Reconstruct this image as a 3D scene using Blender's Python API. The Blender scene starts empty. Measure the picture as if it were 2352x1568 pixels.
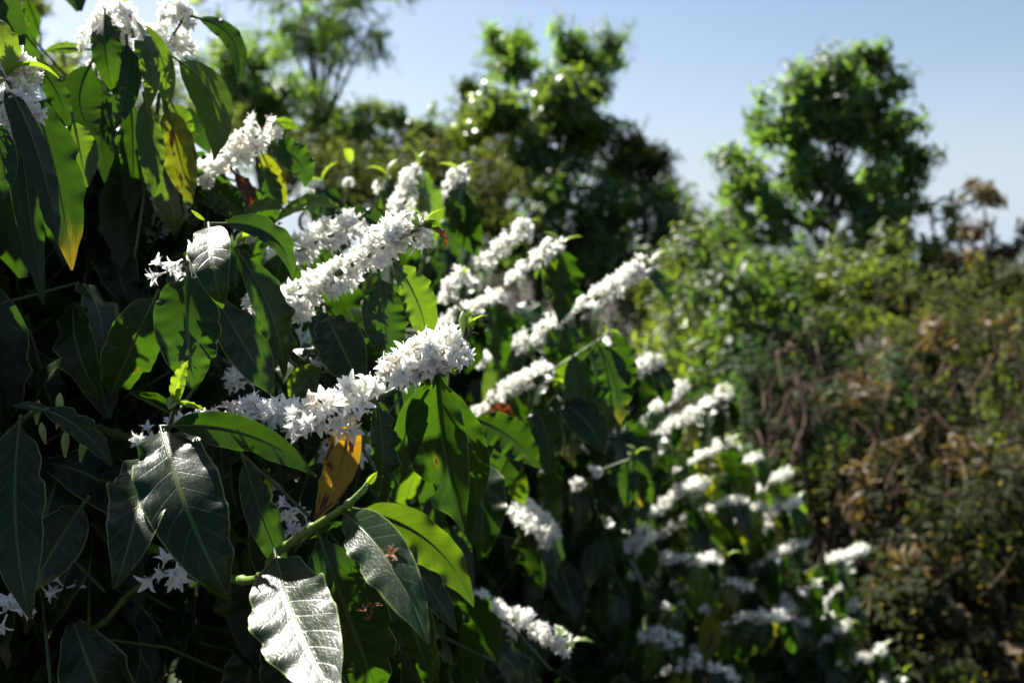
import bpy, math, random
import numpy as np
from mathutils import Matrix, Vector

# ------------------------------------------------------------------ camera, sky, sun
S = bpy.context.scene
COL = S.collection
R = math.radians
CAMZ = 2.0
PITCH = R(4.6)
cam_d = bpy.data.cameras.new("camera")
cam = bpy.data.objects.new("camera", cam_d)
COL.objects.link(cam)
cam.location = (0, 0, CAMZ)
cam.rotation_euler = (R(90) - PITCH, 0, 0)
cam_d.lens = 35
cam_d.sensor_width = 36
cam_d.clip_start = 0.02
cam_d.clip_end = 5000
cam_d.dof.use_dof = True
cam_d.dof.focus_distance = 0.80
cam_d.dof.aperture_fstop = 6.3
S.camera = cam

SUN_EL, SUN_AZ = R(46), R(-41)          # azimuth from +Y towards +X
sdir = Vector((math.sin(SUN_AZ) * math.cos(SUN_EL), math.cos(SUN_AZ) * math.cos(SUN_EL), math.sin(SUN_EL)))
W = bpy.data.worlds.new("World")
S.world = W
W.use_nodes = True
nt = W.node_tree
bg = nt.nodes['Background']
sky = nt.nodes.new('ShaderNodeTexSky')
sky.sky_type = 'NISHITA'
sky.sun_disc = False
sky.sun_elevation = SUN_EL
sky.sun_rotation = SUN_AZ
sky.air_density = 1.0
sky.dust_density = 1.0
sky.ozone_density = 2.6
tint = nt.nodes.new('ShaderNodeMix')
tint.data_type = 'RGBA'
tint.blend_type = 'MULTIPLY'
tint.inputs[0].default_value = 1
tint.inputs[7].default_value = (0.86, 0.785, 0.755, 1)
nt.links.new(sky.outputs[0], tint.inputs[6])
# pale hazy band low on the sky
tcw = nt.nodes.new('ShaderNodeTexCoord')
sxyz = nt.nodes.new('ShaderNodeSeparateXYZ')
nt.links.new(tcw.outputs['Generated'], sxyz.inputs[0])
mr = nt.nodes.new('ShaderNodeMapRange')
mr.interpolation_type = 'SMOOTHSTEP'
mr.inputs[1].default_value, mr.inputs[2].default_value = 0.20, -0.02
nt.links.new(sxyz.outputs[2], mr.inputs[0])
hz = nt.nodes.new('ShaderNodeMix')
hz.data_type = 'RGBA'
hz.inputs[7].default_value = (3.6, 4.3, 5.1, 1)
nt.links.new(mr.outputs[0], hz.inputs[0])
nt.links.new(tint.outputs[2], hz.inputs[6])
nt.links.new(hz.outputs[2], bg.inputs[0])
bg.inputs[1].default_value = 0.05
sl = bpy.data.lights.new("sun", 'SUN')
sl.energy = 5.0
sl.angle = R(0.5)
sl.color = (1.0, 0.955, 0.88)
sun = bpy.data.objects.new("sun", sl)
COL.objects.link(sun)
sun.rotation_euler = sdir.to_track_quat('Z', 'Y').to_euler()
S.view_settings.view_transform = 'Standard'
S.view_settings.look = 'None'
S.view_settings.exposure = 1.85
S.view_settings.gamma = 1
S.render.engine = 'CYCLES'
S.cycles.use_denoising = True
S.cycles.max_bounces = 8
S.cycles.transparent_max_bounces = 4
S.cycles.sample_clamp_indirect = 4
S.cycles.caustics_reflective = False
S.cycles.caustics_refractive = False

# ------------------------------------------------------------------ helpers
K = 36.0 / 35.0 / 2352.0
RX = np.array([1.0, 0, 0])
FW = np.array([0, math.cos(PITCH), -math.sin(PITCH)])
UP = np.array([0, math.sin(PITCH), math.cos(PITCH)])
CP = np.array([0, 0, CAMZ])


def P(u, v, d):
    """a place in the scene: d metres ahead, on the line through (u, v)"""
    return CP + RX * ((u - 1176) * K * d) - UP * ((v - 784) * K * d) + FW * d


rng = np.random.default_rng(7)
random.seed(7)


class G:
    def __init__(s, v, f, uv=None, a=None, mi=None):
        s.v = np.asarray(v, float).reshape(-1, 3)
        s.f = np.asarray(f, int).reshape(-1, 4)
        s.uv = np.zeros((len(s.v), 2)) if uv is None else np.asarray(uv, float)
        s.a = np.zeros(len(s.v)) if a is None else np.asarray(a, float)
        s.mi = np.zeros(len(s.f), int) if mi is None else np.asarray(mi, int)

    def moved(s, M=None, T=(0, 0, 0)):
        v = s.v if M is None else s.v @ np.asarray(M).T
        return G(v + np.asarray(T), s.f, s.uv, s.a, s.mi)


def join(gs):
    n = 0
    F = []
    for g in gs:
        F.append(g.f + n)
        n += len(g.v)
    return G(np.concatenate([g.v for g in gs]), np.concatenate(F), np.concatenate([g.uv for g in gs]),
             np.concatenate([g.a for g in gs]), np.concatenate([g.mi for g in gs]))


def scatter(g, M, T, a):
    """many copies of one small shape: M (n,3,3), T (n,3), a (n)"""
    N = len(T)
    v = np.einsum('nij,vj->nvi', M, g.v) + T[:, None, :]
    f = g.f[None] + (np.arange(N) * len(g.v))[:, None, None]
    return G(v.reshape(-1, 3), f.reshape(-1, 4), np.tile(g.uv, (N, 1)), (g.a[None] + a[:, None]).ravel(), np.tile(g.mi, N))


def mesh(name, g, mats):
    m = bpy.data.meshes.new(name)
    nv, nf = len(g.v), len(g.f)
    m.vertices.add(nv)
    m.vertices.foreach_set('co', g.v.astype(np.float32).ravel())
    m.loops.add(nf * 4)
    m.loops.foreach_set('vertex_index', g.f.astype(np.int32).ravel())
    m.polygons.add(nf)
    m.polygons.foreach_set('loop_start', np.arange(nf, dtype=np.int32) * 4)
    m.polygons.foreach_set('loop_total', np.full(nf, 4, dtype=np.int32))
    m.polygons.foreach_set('material_index', g.mi.astype(np.int32))
    m.polygons.foreach_set('use_smooth', np.ones(nf, dtype=bool))
    ul = m.uv_layers.new(name='UVMap')
    ul.data.foreach_set('uv', g.uv[g.f.ravel()].astype(np.float32).ravel())
    at = m.attributes.new('var', 'FLOAT', 'POINT')
    at.data.foreach_set('value', g.a.astype(np.float32))
    for x in mats:
        m.materials.append(x)
    m.update(calc_edges=True)
    return m


WP = {}   # world place of every parent


def empty(name, loc, label, cat, group=None):
    o = bpy.data.objects.new(name, None)
    COL.objects.link(o)
    o.location = loc
    o.empty_display_size = 0.05
    o['label'] = label
    o['category'] = cat
    if group:
        o['group'] = group
    WP[o.name] = np.asarray(loc, float)
    return o


def link(name, me, T, parent=None, M=None, label=None, cat=None, group=None, kind=None):
    o = bpy.data.objects.new(name, me)
    COL.objects.link(o)
    T = np.asarray(T, float)
    loc = T - (WP[parent.name] if parent else 0)
    if parent:
        o.parent = parent
    mm = np.eye(4)
    if M is not None:
        mm[:3, :3] = M
    mm[:3, 3] = loc
    o.matrix_local = Matrix(mm.tolist())
    WP[o.name] = T
    if label: o['label'] = label
    if cat: o['category'] = cat
    if group: o['group'] = group
    if kind: o['kind'] = kind
    return o


def build(name, g, mats, origin, parent=None, **kw):
    return link(name, mesh(name, g.moved(T=-np.asarray(origin, float)), mats), origin, parent, **kw)


def nrm(v):
    v = np.asarray(v, float)
    return v / (np.linalg.norm(v, axis=-1, keepdims=True) + 1e-9)


def rotz(a):
    c, s = math.cos(a), math.sin(a)
    return np.array([[c, -s, 0], [s, c, 0], [0, 0, 1.0]])


def rotx(a):
    c, s = math.cos(a), math.sin(a)
    return np.array([[1, 0, 0], [0, c, -s], [0, s, c.real]])


def roty(a):
    c, s = math.cos(a), math.sin(a)
    return np.array([[c, 0, s], [0, 1, 0], [-s, 0, c]])


def rotax(ax, a):
    return np.array(Matrix.Rotation(a, 3, Vector(ax)))


def spline(pts, n):
    """Catmull-Rom through the points"""
    pts = np.asarray(pts, float)
    p = np.vstack([2 * pts[0] - pts[1], pts, 2 * pts[-1] - pts[-2]])
    L = len(pts) - 1
    out = []
    for x in np.linspace(0, L, n):
        i = min(int(x), L - 1)
        t = x - i
        a, b, c, d = p[i:i + 4]
        out.append(0.5 * (2 * b + (c - a) * t + (2 * a - 5 * b + 4 * c - d) * t * t + (3 * b - a - 3 * c + d) * t ** 3))
    return np.array(out)


def tube(pts, rad, seg=6, mi=0, a=0.0):
    pts = np.asarray(pts, float)
    n = len(pts)
    rad = np.broadcast_to(np.asarray(rad, float), (n,))
    T = nrm(np.gradient(pts, axis=0))
    ref = np.array([0.3, 0.2, 1.0]) if abs(T[0, 2]) < 0.8 else np.array([1.0, 0.2, 0.1])
    A = nrm(np.cross(T, ref))
    B = np.cross(T, A)
    th = np.linspace(0, 2 * math.pi, seg, endpoint=False)
    v = pts[:, None] + rad[:, None, None] * (A[:, None] * np.cos(th)[None, :, None] + B[:, None] * np.sin(th)[None, :, None])
    idx = np.arange(n * seg).reshape(n, seg)
    nx = np.roll(idx, -1, axis=1)
    f = np.stack([idx[:-1], nx[:-1], nx[1:], idx[1:]], -1).reshape(-1, 4)
    uv = np.stack(np.broadcast_arrays(th[None] / 6.283, np.linspace(0, 1, n)[:, None]), -1).reshape(-1, 2)
    return G(v.reshape(-1, 3), f, uv, np.full(n * seg, a), np.full(len(f), mi))


def leaf_geo(Cn, side, hw, nu=8, nv=24, fold=0.25, wave=0.12, wf=4.5, quilt=0.02, seed=0, a=0.0, mi=0,
             bites=(), tip=0.16, roll=None, petiole=0.0):
    """Blade along the centreline points Cn (from base to tip); side = right hand seen from the upper face."""
    r = np.random.default_rng(seed)
    t = np.linspace(0, 1, nv + 1)
    seg = np.concatenate([[0], np.cumsum(np.linalg.norm(np.diff(Cn, axis=0), axis=1))])
    L = seg[-1]
    C = np.stack([np.interp(t * L, seg, Cn[:, k]) for k in range(3)], -1)
    T = nrm(np.gradient(C, axis=0))
    side = np.broadcast_to(np.asarray(side, float), C.shape)
    Sd = nrm(side - T * np.sum(side * T, -1, keepdims=True))
    N = np.cross(Sd, T)
    if roll is not None:
        ang = np.asarray(roll)(t) if callable(roll) else roll * t
        c, s_ = np.cos(ang)[:, None], np.sin(ang)[:, None]
        Sd, N = Sd * c + N * s_, N * c - Sd * s_
    w = np.sin(math.pi * np.clip(t, 0, 1) ** 0.82) ** 0.75
    w = np.where(t > 1 - tip, np.minimum(w, 0.06 + (1 - t) / tip * 0.42 * 0.95), w)
    w = np.clip(w * np.clip(t / 0.08, 0.1, 1) ** 0.5, 0.012, 1)
    # even out the shoulder where the drip tip starts
    kx = np.array([1, 2, 3, 2, 1]) / 9.0
    w = np.convolve(np.pad(w, 2, mode='edge'), kx, mode='valid')
    s = np.linspace(-1, 1, nu + 1)
    s = np.sign(s) * np.abs(s) ** 0.85
    ph = r.uniform(0, 6.28, 6)
    f1 = wf * r.uniform(0.85, 1.15, 2)
    V = np.zeros((nv + 1, nu + 1, 3))
    for j, sj in enumerate(s):
        k = 0 if sj < 0 else 1
        wav = np.sin(2 * math.pi * f1[k] * t + ph[k]) + 0.45 * np.sin(2 * math.pi * f1[k] * 2.1 * t + ph[k + 2])
        wav = wav * (0.62 + 0.48 * np.sin(2 * math.pi * 0.9 * t + ph[4 + k]))
        ww = hw * w * (1 + 0.055 * wav * abs(sj))
        for (t0, sd, dep, wid) in bites:
            if (sd < 0) == (sj < 0):
                ww = ww * (1 - dep * np.exp(-((t - t0) / wid) ** 4))
        x = ww * sj * math.cos(fold)
        env = np.sin(math.pi * np.clip(t * 1.02, 0, 1)) ** 0.5
        z = ww * abs(sj) * math.sin(fold) - 0.25 * abs(fold) * ww * sj * sj \
            + hw * wave * wav * abs(sj) ** 2.2 * env
        q = (t * 9.5 - abs(sj) * 1.5)
        z = z + quilt * hw * 2 * np.abs(np.sin(math.pi * q)) * abs(sj) ** 0.6 * (1.25 - abs(sj)) * env * 2
        V[:, j] = C + Sd * x[:, None] + N * z[:, None]
    idx = np.arange((nv + 1) * (nu + 1)).reshape(nv + 1, nu + 1)
    f = np.stack([idx[:-1, :-1], idx[:-1, 1:], idx[1:, 1:], idx[1:, :-1]], -1).reshape(-1, 4)
    uv = np.stack(np.broadcast_arrays((s / 2 + 0.5)[None], t[:, None]), -1).reshape(-1, 2)
    g = G(V.reshape(-1, 3), f, uv, np.full(len(uv), a), np.full(len(f), mi))
    if petiole > 0:
        p0 = C[0] - T[0] * petiole
        j2 = int(nv * 0.75)
        pts = np.vstack([p0[None], C[:j2] - N[:j2] * hw * 0.012])
        rad = np.concatenate([[0.0017], np.linspace(0.0014, 0.0003, j2)])
        tb = tube(pts, rad, 5, mi)
        tb.uv[:] = (0.5, 0.5)
        tb.a[:] = a
        g = join([g, tb])
    return g


# ------------------------------------------------------------------ materials
def newmat(name):
    m = bpy.data.materials.new(name)
    m.use_nodes = True
    n = m.node_tree
    n.nodes.clear()
    return m, n


class NB:
    def __init__(s, nt):
        s.nt = nt

    def n(s, typ, **kw):
        x = s.nt.nodes.new('ShaderNode' + typ)
        for k, v in kw.items():
            if k.startswith('i'):
                key = k[1:]
                key = int(key) if key.isdigit() else key
                if hasattr(v, 'is_linked') or hasattr(v, 'links'):
                    s.nt.links.new(v, x.inputs[key])
                else:
                    x.inputs[key].default_value = v
            else:
                setattr(x, k, v)
        return x

    def math(s, op, a, b=None, c=None, clamp=False):
        x = s.nt.nodes.new('ShaderNodeMath')
        x.operation = op
        x.use_clamp = clamp
        for i, v in enumerate((a, b, c)):
            if v is None: continue
            if isinstance(v, (int, float)):
                x.inputs[i].default_value = v
            else:
                s.nt.links.new(v, x.inputs[i])
        return x.outputs[0]

    def mix(s, f, a, b):
        x = s.nt.nodes.new('ShaderNodeMix')
        x.data_type = 'RGBA'
        for i, v in ((0, f), (6, a), (7, b)):
            if isinstance(v, (int, float)):
                x.inputs[i].default_value = v
            elif isinstance(v, tuple):
                x.inputs[i].default_value = (*v, 1)
            else:
                s.nt.links.new(v, x.inputs[i])
        return x.outputs[2]

    def ramp(s, v, lo, hi):
        x = s.nt.nodes.new('ShaderNodeMapRange')
        x.interpolation_type = 'SMOOTHSTEP'
        x.inputs[1].default_value = lo
        x.inputs[2].default_value = hi
        s.nt.links.new(v, x.inputs[0])
        return x.outputs[0]

    def link(s, a, b):
        s.nt.links.new(a, b)


def leaf_mat(name, c1, c2, trans, under=None, rough=0.32, spec=0.5, tw=0.4, veins=1.0, spots=0.0, spotcol=(0.05, 0.018, 0.008),
             blotch=0.0, yellow=0.0, bump=0.28, nveins=9.5):
    m, nt = newmat(name)
    b = NB(nt)
    out = b.n('OutputMaterial')
    uv = b.n('UVMap')
    sep = b.n('SeparateXYZ', i0=uv.outputs[0])
    at = b.n('Attribute', attribute_name='var')
    oi = b.n('ObjectInfo')
    var = b.math('FRACT', b.math('ADD', at.outputs['Fac'], oi.outputs['Random']))
    s = b.math('ABSOLUTE', b.math('SUBTRACT', b.math('MULTIPLY', sep.outputs[0], 2.0), 1.0))
    q = b.math('SUBTRACT', b.math('MULTIPLY', sep.outputs[1], nveins), b.math('MULTIPLY', s, 1.5))
    fr = b.math('ABSOLUTE', b.math('SUBTRACT', b.math('FRACT', q), 0.5))       # 0.5 on a vein
    lat = b.math('MULTIPLY', b.ramp(fr, 0.44, 0.5), b.ramp(s, 1.0, 0.75))
    mid = b.ramp(s, 0.075, 0.03)
    vein = b.math('MAXIMUM', b.math('MULTIPLY', lat, 0.55), mid)
    rim = b.ramp(s, 0.945, 0.975)
    tc = b.n('TexCoord')
    # fine mottling that follows the blade
    comb = b.n('CombineXYZ', i0=sep.outputs[0], i1=sep.outputs[1], i2=b.math('MULTIPLY', var, 40.0))
    noi = b.n('TexNoise', iVector=comb.outputs[0], iScale=5.0, iDetail=4.0, iRoughness=0.6)
    fac = b.math('ADD', b.math('MULTIPLY', var, 0.6), b.math('MULTIPLY', b.ramp(noi.outputs[0], 0.3, 0.7), 0.4))
    col = b.mix(fac, c1, c2)
    tcol = b.mix(fac, trans, tuple(min(1, x * 1.35) for x in trans))
    if yellow > 0:
        # ageing: some leaves yellow from the tip
        yl = b.math('MULTIPLY', b.ramp(b.math('ADD', sep.outputs[1], b.math('MULTIPLY', noi.outputs[0], 0.5)), 0.95, 1.25),
                    b.ramp(b.math('FRACT', b.math('MULTIPLY', var, 7.3)), 1 - yellow, 1 - yellow + 0.15))
        col = b.mix(yl, col, (0.40, 0.30, 0.03))
        tcol = b.mix(yl, tcol, (0.75, 0.50, 0.02))
    col = b.mix(b.math('MULTIPLY', vein, 0.75 * veins), col, tuple(min(1, x * 1.2 + 0.10 * k) for x, k in zip(c2, (0.9, 1.2, 0.35))))
    col = b.mix(b.math('MULTIPLY', rim, 0.6 * veins), col, (0.30, 0.38, 0.10))
    tcol = b.mix(b.math('MULTIPLY', b.math('MAXIMUM', lat, mid), 0.45 * veins), tcol, tuple(x * 0.25 for x in trans))
    if spots > 0:
        vo = b.n('TexVoronoi', iVector=comb.outputs[0], iScale=4.5)
        n2 = b.n('TexNoise', iVector=comb.outputs[0], iScale=22.0, iDetail=3.0)
        dd = b.math('ADD', vo.outputs['Distance'], b.math('MULTIPLY', n2.outputs[0], 0.12))
        sc = b.n('SeparateColor', iColor=vo.outputs['Color'])
        on = b.ramp(sc.outputs[0], 1 - spots, 1 - spots + 0.05)
        size = b.math('MULTIPLY', sc.outputs[1], 0.08)
        sp = b.math('MULTIPLY', b.ramp(b.math('SUBTRACT', dd, size), 0.13, 0.07), on)
        halo = b.math('MULTIPLY', b.ramp(b.math('SUBTRACT', dd, size), 0.26, 0.08), on)
        col = b.mix(b.math('MULTIPLY', halo, 0.2), col, (0.30, 0.26, 0.03))
        tcol = b.mix(b.math('MULTIPLY', halo, 0.35), tcol, (0.7, 0.42, 0.02))
        col = b.mix(sp, col, spotcol)
        tcol = b.mix(sp, tcol, (0.05, 0.012, 0.004))
    if blotch > 0:
        n3 = b.n('TexNoise', iVector=comb.outputs[0], iScale=2.6, iDetail=5.0, iRoughness=0.65)
        bl = b.ramp(n3.outputs[0], 0.62 - blotch * 0.3, 0.66 - blotch * 0.3)
        col = b.mix(bl, col, (0.08, 0.025, 0.012))
        tcol = b.mix(bl, tcol, (0.05, 0.01, 0.004))
    if under is not None:
        geo = b.n('NewGeometry')
        col = b.mix(b.math('MULTIPLY', geo.outputs['Backfacing'], 0.85), col, under)
        rgh = b.math('ADD', b.math('MULTIPLY', geo.outputs['Backfacing'], 0.22), rough)
    else:
        rgh = b.math('ADD', 0.0, rough)
    # dust and unevenness in the gloss
    n4 = b.n('TexNoise', iVector=comb.outputs[0], iScale=14.0, iDetail=5.0, iRoughness=0.7)
    rgh = b.math('ADD', rgh, b.math('MULTIPLY', b.math('SUBTRACT', n4.outputs[0], 0.5), 0.30))
    st = b.n('CombineXYZ', i0=b.math('MULTIPLY', sep.outputs[0], 0.5), i1=sep.outputs[1], i2=b.math('MULTIPLY', var, 40.0))
    v3 = b.n('TexVoronoi', feature='DISTANCE_TO_EDGE', iVector=st.outputs[0], iScale=34.0)
    net = b.ramp(v3.outputs['Distance'], 0.0, 0.12)
    n5 = b.n('TexNoise', iVector=comb.outputs[0], iScale=45.0, iDetail=2.0)
    dust = b.math('MULTIPLY', b.ramp(n5.outputs[0], 0.60, 0.70), b.ramp(n4.outputs[0], 0.45, 0.7))
    col = b.mix(b.math('MULTIPLY', dust, 0.35), col, (0.07, 0.075, 0.055))
    h = b.math('ADD', b.math('MULTIPLY', b.math('MAXIMUM', lat, mid), -0.38 * veins),
               b.math('ADD', b.math('MULTIPLY', n4.outputs[0], 0.45), b.math('MULTIPLY', net, 0.16)))
    bp = b.n('Bump', iStrength=bump, iDistance=0.0012, iHeight=h)
    pr = b.n('BsdfPrincipled', iRoughness=rgh)
    b.link(col, pr.inputs['Base Color'])
    pr.inputs['Specular IOR Level'].default_value = spec
    b.link(bp.outputs[0], pr.inputs['Normal'])
    tr = b.n('BsdfTranslucent')
    b.link(tcol, tr.inputs[0])
    mx = b.n('MixShader', i0=tw)
    b.link(pr.outputs[0], mx.inputs[1])
    b.link(tr.outputs[0], mx.inputs[2])
    b.link(mx.outputs[0], out.inputs[0])
    return m


def plain_mat(name, c1, c2, rough=0.7, scale=30.0, tw=0.0, trans=(0.5, 0.5, 0.4), bump=0.3, spec=0.3, dist=0.002):
    m, nt = newmat(name)
    b = NB(nt)
    out = b.n('OutputMaterial')
    tc = b.n('TexCoord')
    at = b.n('Attribute', attribute_name='var')
    noi = b.n('TexNoise', iVector=tc.outputs['Object'], iScale=scale, iDetail=5.0, iRoughness=0.65)
    fac = b.math('ADD', b.ramp(noi.outputs[0], 0.3, 0.7), b.math('MULTIPLY', b.math('SUBTRACT', b.math('FRACT', at.outputs['Fac']), 0.5), 0.6), clamp=True)
    col = b.mix(fac, c1, c2)
    pr = b.n('BsdfPrincipled', iRoughness=rough)
    pr.inputs['Specular IOR Level'].default_value = spec
    b.link(col, pr.inputs['Base Color'])
    bp = b.n('Bump', iStrength=bump, iDistance=dist, iHeight=noi.outputs[0])
    b.link(bp.outputs[0], pr.inputs['Normal'])
    if tw > 0:
        tr = b.n('BsdfTranslucent', i0=(*trans, 1))
        mx = b.n('MixShader', i0=tw)
        b.link(pr.outputs[0], mx.inputs[1])
        b.link(tr.outputs[0], mx.inputs[2])
        b.link(mx.outputs[0], out.inputs[0])
    else:
        b.link(pr.outputs[0], out.inputs[0])
    return m


M_leaf = leaf_mat('coffee_leaf', (0.004, 0.014, 0.005), (0.011, 0.030, 0.008), (0.052, 0.130, 0.004), under=(0.012, 0.024, 0.008),
                  rough=0.33, spec=0.29, tw=0.28, spots=0.14, yellow=0.10)
M_lime = leaf_mat('young_leaf', (0.07, 0.14, 0.012), (0.13, 0.22, 0.02), (0.24, 0.36, 0.014), under=(0.09, 0.14, 0.02),
                  rough=0.35, tw=0.45, spots=0.0)
M_light = leaf_mat('light_green_leaf', (0.018, 0.042, 0.007), (0.038, 0.075, 0.012), (0.12, 0.22, 0.005), under=(0.035, 0.065, 0.015),
                   rough=0.30, tw=0.38, spots=0.10)
M_yel = leaf_mat('yellow_leaf', (0.16, 0.11, 0.012), (0.24, 0.17, 0.018), (0.55, 0.30, 0.008), under=(0.22, 0.17, 0.05),
                 rough=0.45, tw=0.40, blotch=0.3, spots=0.2)
M_age = leaf_mat('ageing_leaf', (0.02, 0.045, 0.006), (0.09, 0.085, 0.010), (0.26, 0.30, 0.006), under=(0.09, 0.09, 0.02), rough=0.4, tw=0.36, blotch=0.22, spots=0.4)
M_brown = leaf_mat('withered_leaf', (0.035, 0.014, 0.007), (0.08, 0.03, 0.012), (0.20, 0.05, 0.008), rough=0.6, tw=0.3, blotch=0.4)
M_petal = plain_mat('white_petal', (0.88, 0.88, 0.84), (0.93, 0.93, 0.90), rough=0.45, scale=300, tw=0.48, trans=(0.95, 0.95, 0.89), bump=0.1, spec=0.3)
b_ = NB(M_petal.node_tree)
prn = next(n for n in M_petal.node_tree.nodes if n.type == 'BSDF_PRINCIPLED')
src = prn.inputs['Base Color'].links[0].from_socket
att = b_.n('Attribute', attribute_name='var')
brown = b_.ramp(b_.math('FRACT', att.outputs['Fac']), 0.972, 0.98)
b_.link(b_.mix(b_.math('MULTIPLY', brown, 0.8), src, (0.42, 0.20, 0.08)), prn.inputs['Base Color'])
M_stamen = plain_mat('stamen', (0.55, 0.42, 0.25), (0.80, 0.78, 0.68), rough=0.5, scale=90, tw=0.2, bump=0.0)
M_bud = plain_mat('flower_bud', (0.25, 0.34, 0.11), (0.42, 0.48, 0.26), rough=0.4, scale=120, tw=0.3, trans=(0.6, 0.75, 0.3), bump=0.1)
M_stem = plain_mat('green_stem', (0.035, 0.06, 0.01), (0.08, 0.11, 0.022), rough=0.42, scale=160, bump=0.4, spec=0.4)
M_shoot = plain_mat('fresh_stem', (0.09, 0.16, 0.018), (0.20, 0.28, 0.05), rough=0.4, scale=160, bump=0.4, spec=0.4)
M_bark = plain_mat('bark', (0.03, 0.024, 0.018), (0.09, 0.075, 0.055), rough=0.85, scale=25, bump=0.8, dist=0.01)
M_twig = plain_mat('dry_twig', (0.07, 0.042, 0.028), (0.19, 0.125, 0.085), rough=0.85, scale=12, bump=0.5)
M_husk = plain_mat('withered_flower', (0.16, 0.06, 0.03), (0.42, 0.26, 0.16), rough=0.7, scale=400, tw=0.15, trans=(0.4, 0.2, 0.1), bump=0.5)

# leaves of the trees and shrubs behind
M_bg1 = leaf_mat('tree_leaf_green', (0.030, 0.066, 0.019), (0.064, 0.120, 0.034), (0.24, 0.42, 0.040), under=(0.03, 0.06, 0.018),
                 rough=0.48, spec=0.4, tw=0.40, veins=0.4, bump=0.2)
M_bg7 = leaf_mat('shrub_leaf_green', (0.024, 0.052, 0.016), (0.052, 0.088, 0.026), (0.15, 0.26, 0.022), under=(0.04, 0.06, 0.022),
                 rough=0.5, spec=0.3, tw=0.34, veins=0.3, bump=0.2)
M_bg2 = leaf_mat('tree_leaf_dark', (0.055, 0.080, 0.024), (0.100, 0.132, 0.038), (0.38, 0.52, 0.045), under=(0.022, 0.035, 0.015),
                 rough=0.5, spec=0.3, tw=0.28, veins=0.3, bump=0.2, yellow=0.15)
M_bg3 = leaf_mat('tree_leaf_bright', (0.034, 0.070, 0.014), (0.065, 0.115, 0.022), (0.22, 0.34, 0.020), under=(0.04, 0.08, 0.02),
                 rough=0.30, tw=0.42, veins=0.4, bump=0.2)
M_bg4 = leaf_mat('shrub_leaf_olive', (0.018, 0.028, 0.010), (0.050, 0.058, 0.019), (0.13, 0.17, 0.022), under=(0.04, 0.05, 0.022),
                 rough=0.75, spec=0.1, tw=0.32, veins=0.2, bump=0.2, yellow=0.2)
M_bg_shade = leaf_mat('shade_darkened_leaf', (0.008, 0.014, 0.005), (0.026, 0.032, 0.010), (0.06, 0.09, 0.012), under=(0.02, 0.028, 0.012),
                 rough=0.75, spec=0.1, tw=0.28, veins=0.2, bump=0.2, yellow=0.2)  # shade over the low brush is put into these darker leaf colours
M_bg5 = leaf_mat('dried_leaf', (0.06, 0.038, 0.018), (0.13, 0.095, 0.04), (0.20, 0.14, 0.035), rough=0.65, tw=0.28, veins=0.2, bump=0.2)
M_bg6 = leaf_mat('vine_leaf_sage', (0.018, 0.038, 0.014), (0.040, 0.070, 0.028), (0.08, 0.16, 0.025), under=(0.04, 0.06, 0.03),
                 rough=0.7, spec=0.1, tw=0.30, veins=0.2, bump=0.2)

# ------------------------------------------------------------------ ground, hills
def ground_z(x, y):
    r = np.hypot(x, y - 3)
    return 0.10 * np.sin(x * 0.9 + 1) * np.cos(y * 0.7) * np.clip(r / 4, 0, 1) - 0.0


nx = 90
gx = np.sinh(np.linspace(-7.2, 7.2, nx)) * 2.2
gy = np.sinh(np.linspace(-7.2, 7.2, nx)) * 2.2 + 4
X, Y = np.meshgrid(gx, gy)
Z = ground_z(X, Y)
idx = np.arange(nx * nx).reshape(nx, nx)
gf = np.stack([idx[:-1, :-1], idx[:-1, 1:], idx[1:, 1:], idx[1:, :-1]], -1).reshape(-1, 4)
M_soil = plain_mat('soil', (0.016, 0.011, 0.007), (0.045, 0.033, 0.02), rough=0.95, scale=1.6, bump=0.9, dist=0.05)
link('ground', mesh('ground', G(np.stack([X, Y, Z], -1).reshape(-1, 3), gf), [M_soil]), (0, 0, 0), kind='structure',
     label='dark soil under the coffee bushes and brush')
M_hill = plain_mat('haze_tinted_hill', (0.05, 0.075, 0.07), (0.10, 0.13, 0.13), rough=0.95, scale=0.05, bump=0.5, dist=3.0)  # blue-grey of the distant air is mixed into the hill colour
hx = np.linspace(-900, 1500, 120)
hrow = []
for k, (yy, hh) in enumerate([(900, -2), (1000, 0.55), (1100, 1.0), (1200, 0.7), (1300, -0.1)]):
    prof = 26 + 9 * np.sin(hx * 0.006 + 1.0) + 5 * np.sin(hx * 0.017 + 2) + 2 * np.sin(hx * 0.05)
    hrow.append(np.stack([hx, np.full_like(hx, yy), prof * hh], -1))
hv = np.array(hrow).reshape(-1, 3)
idx = np.arange(5 * 120).reshape(5, 120)
hf = np.stack([idx[:-1, :-1], idx[:-1, 1:], idx[1:, 1:], idx[1:, :-1]], -1).reshape(-1, 4)
link('hills', mesh('hills', G(hv, hf), [M_hill]), (0, 0, 0), kind='structure', label='far hills coloured hazy blue behind the brush')

# ------------------------------------------------------------------ coffee plant pieces
def arc_centre(n, e0, e1, L=1.0, yaw=0.0):
    t = np.linspace(0, 1, n)
    ph = e0 + (e1 - e0) * t ** 0.75
    ya = yaw * t
    d = np.stack([np.cos(ph) * np.cos(ya), np.cos(ph) * np.sin(ya), np.sin(ph)], -1)
    c = np.cumsum(d, axis=0) / n * L
    return np.vstack([[0, 0, 0], c])


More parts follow.
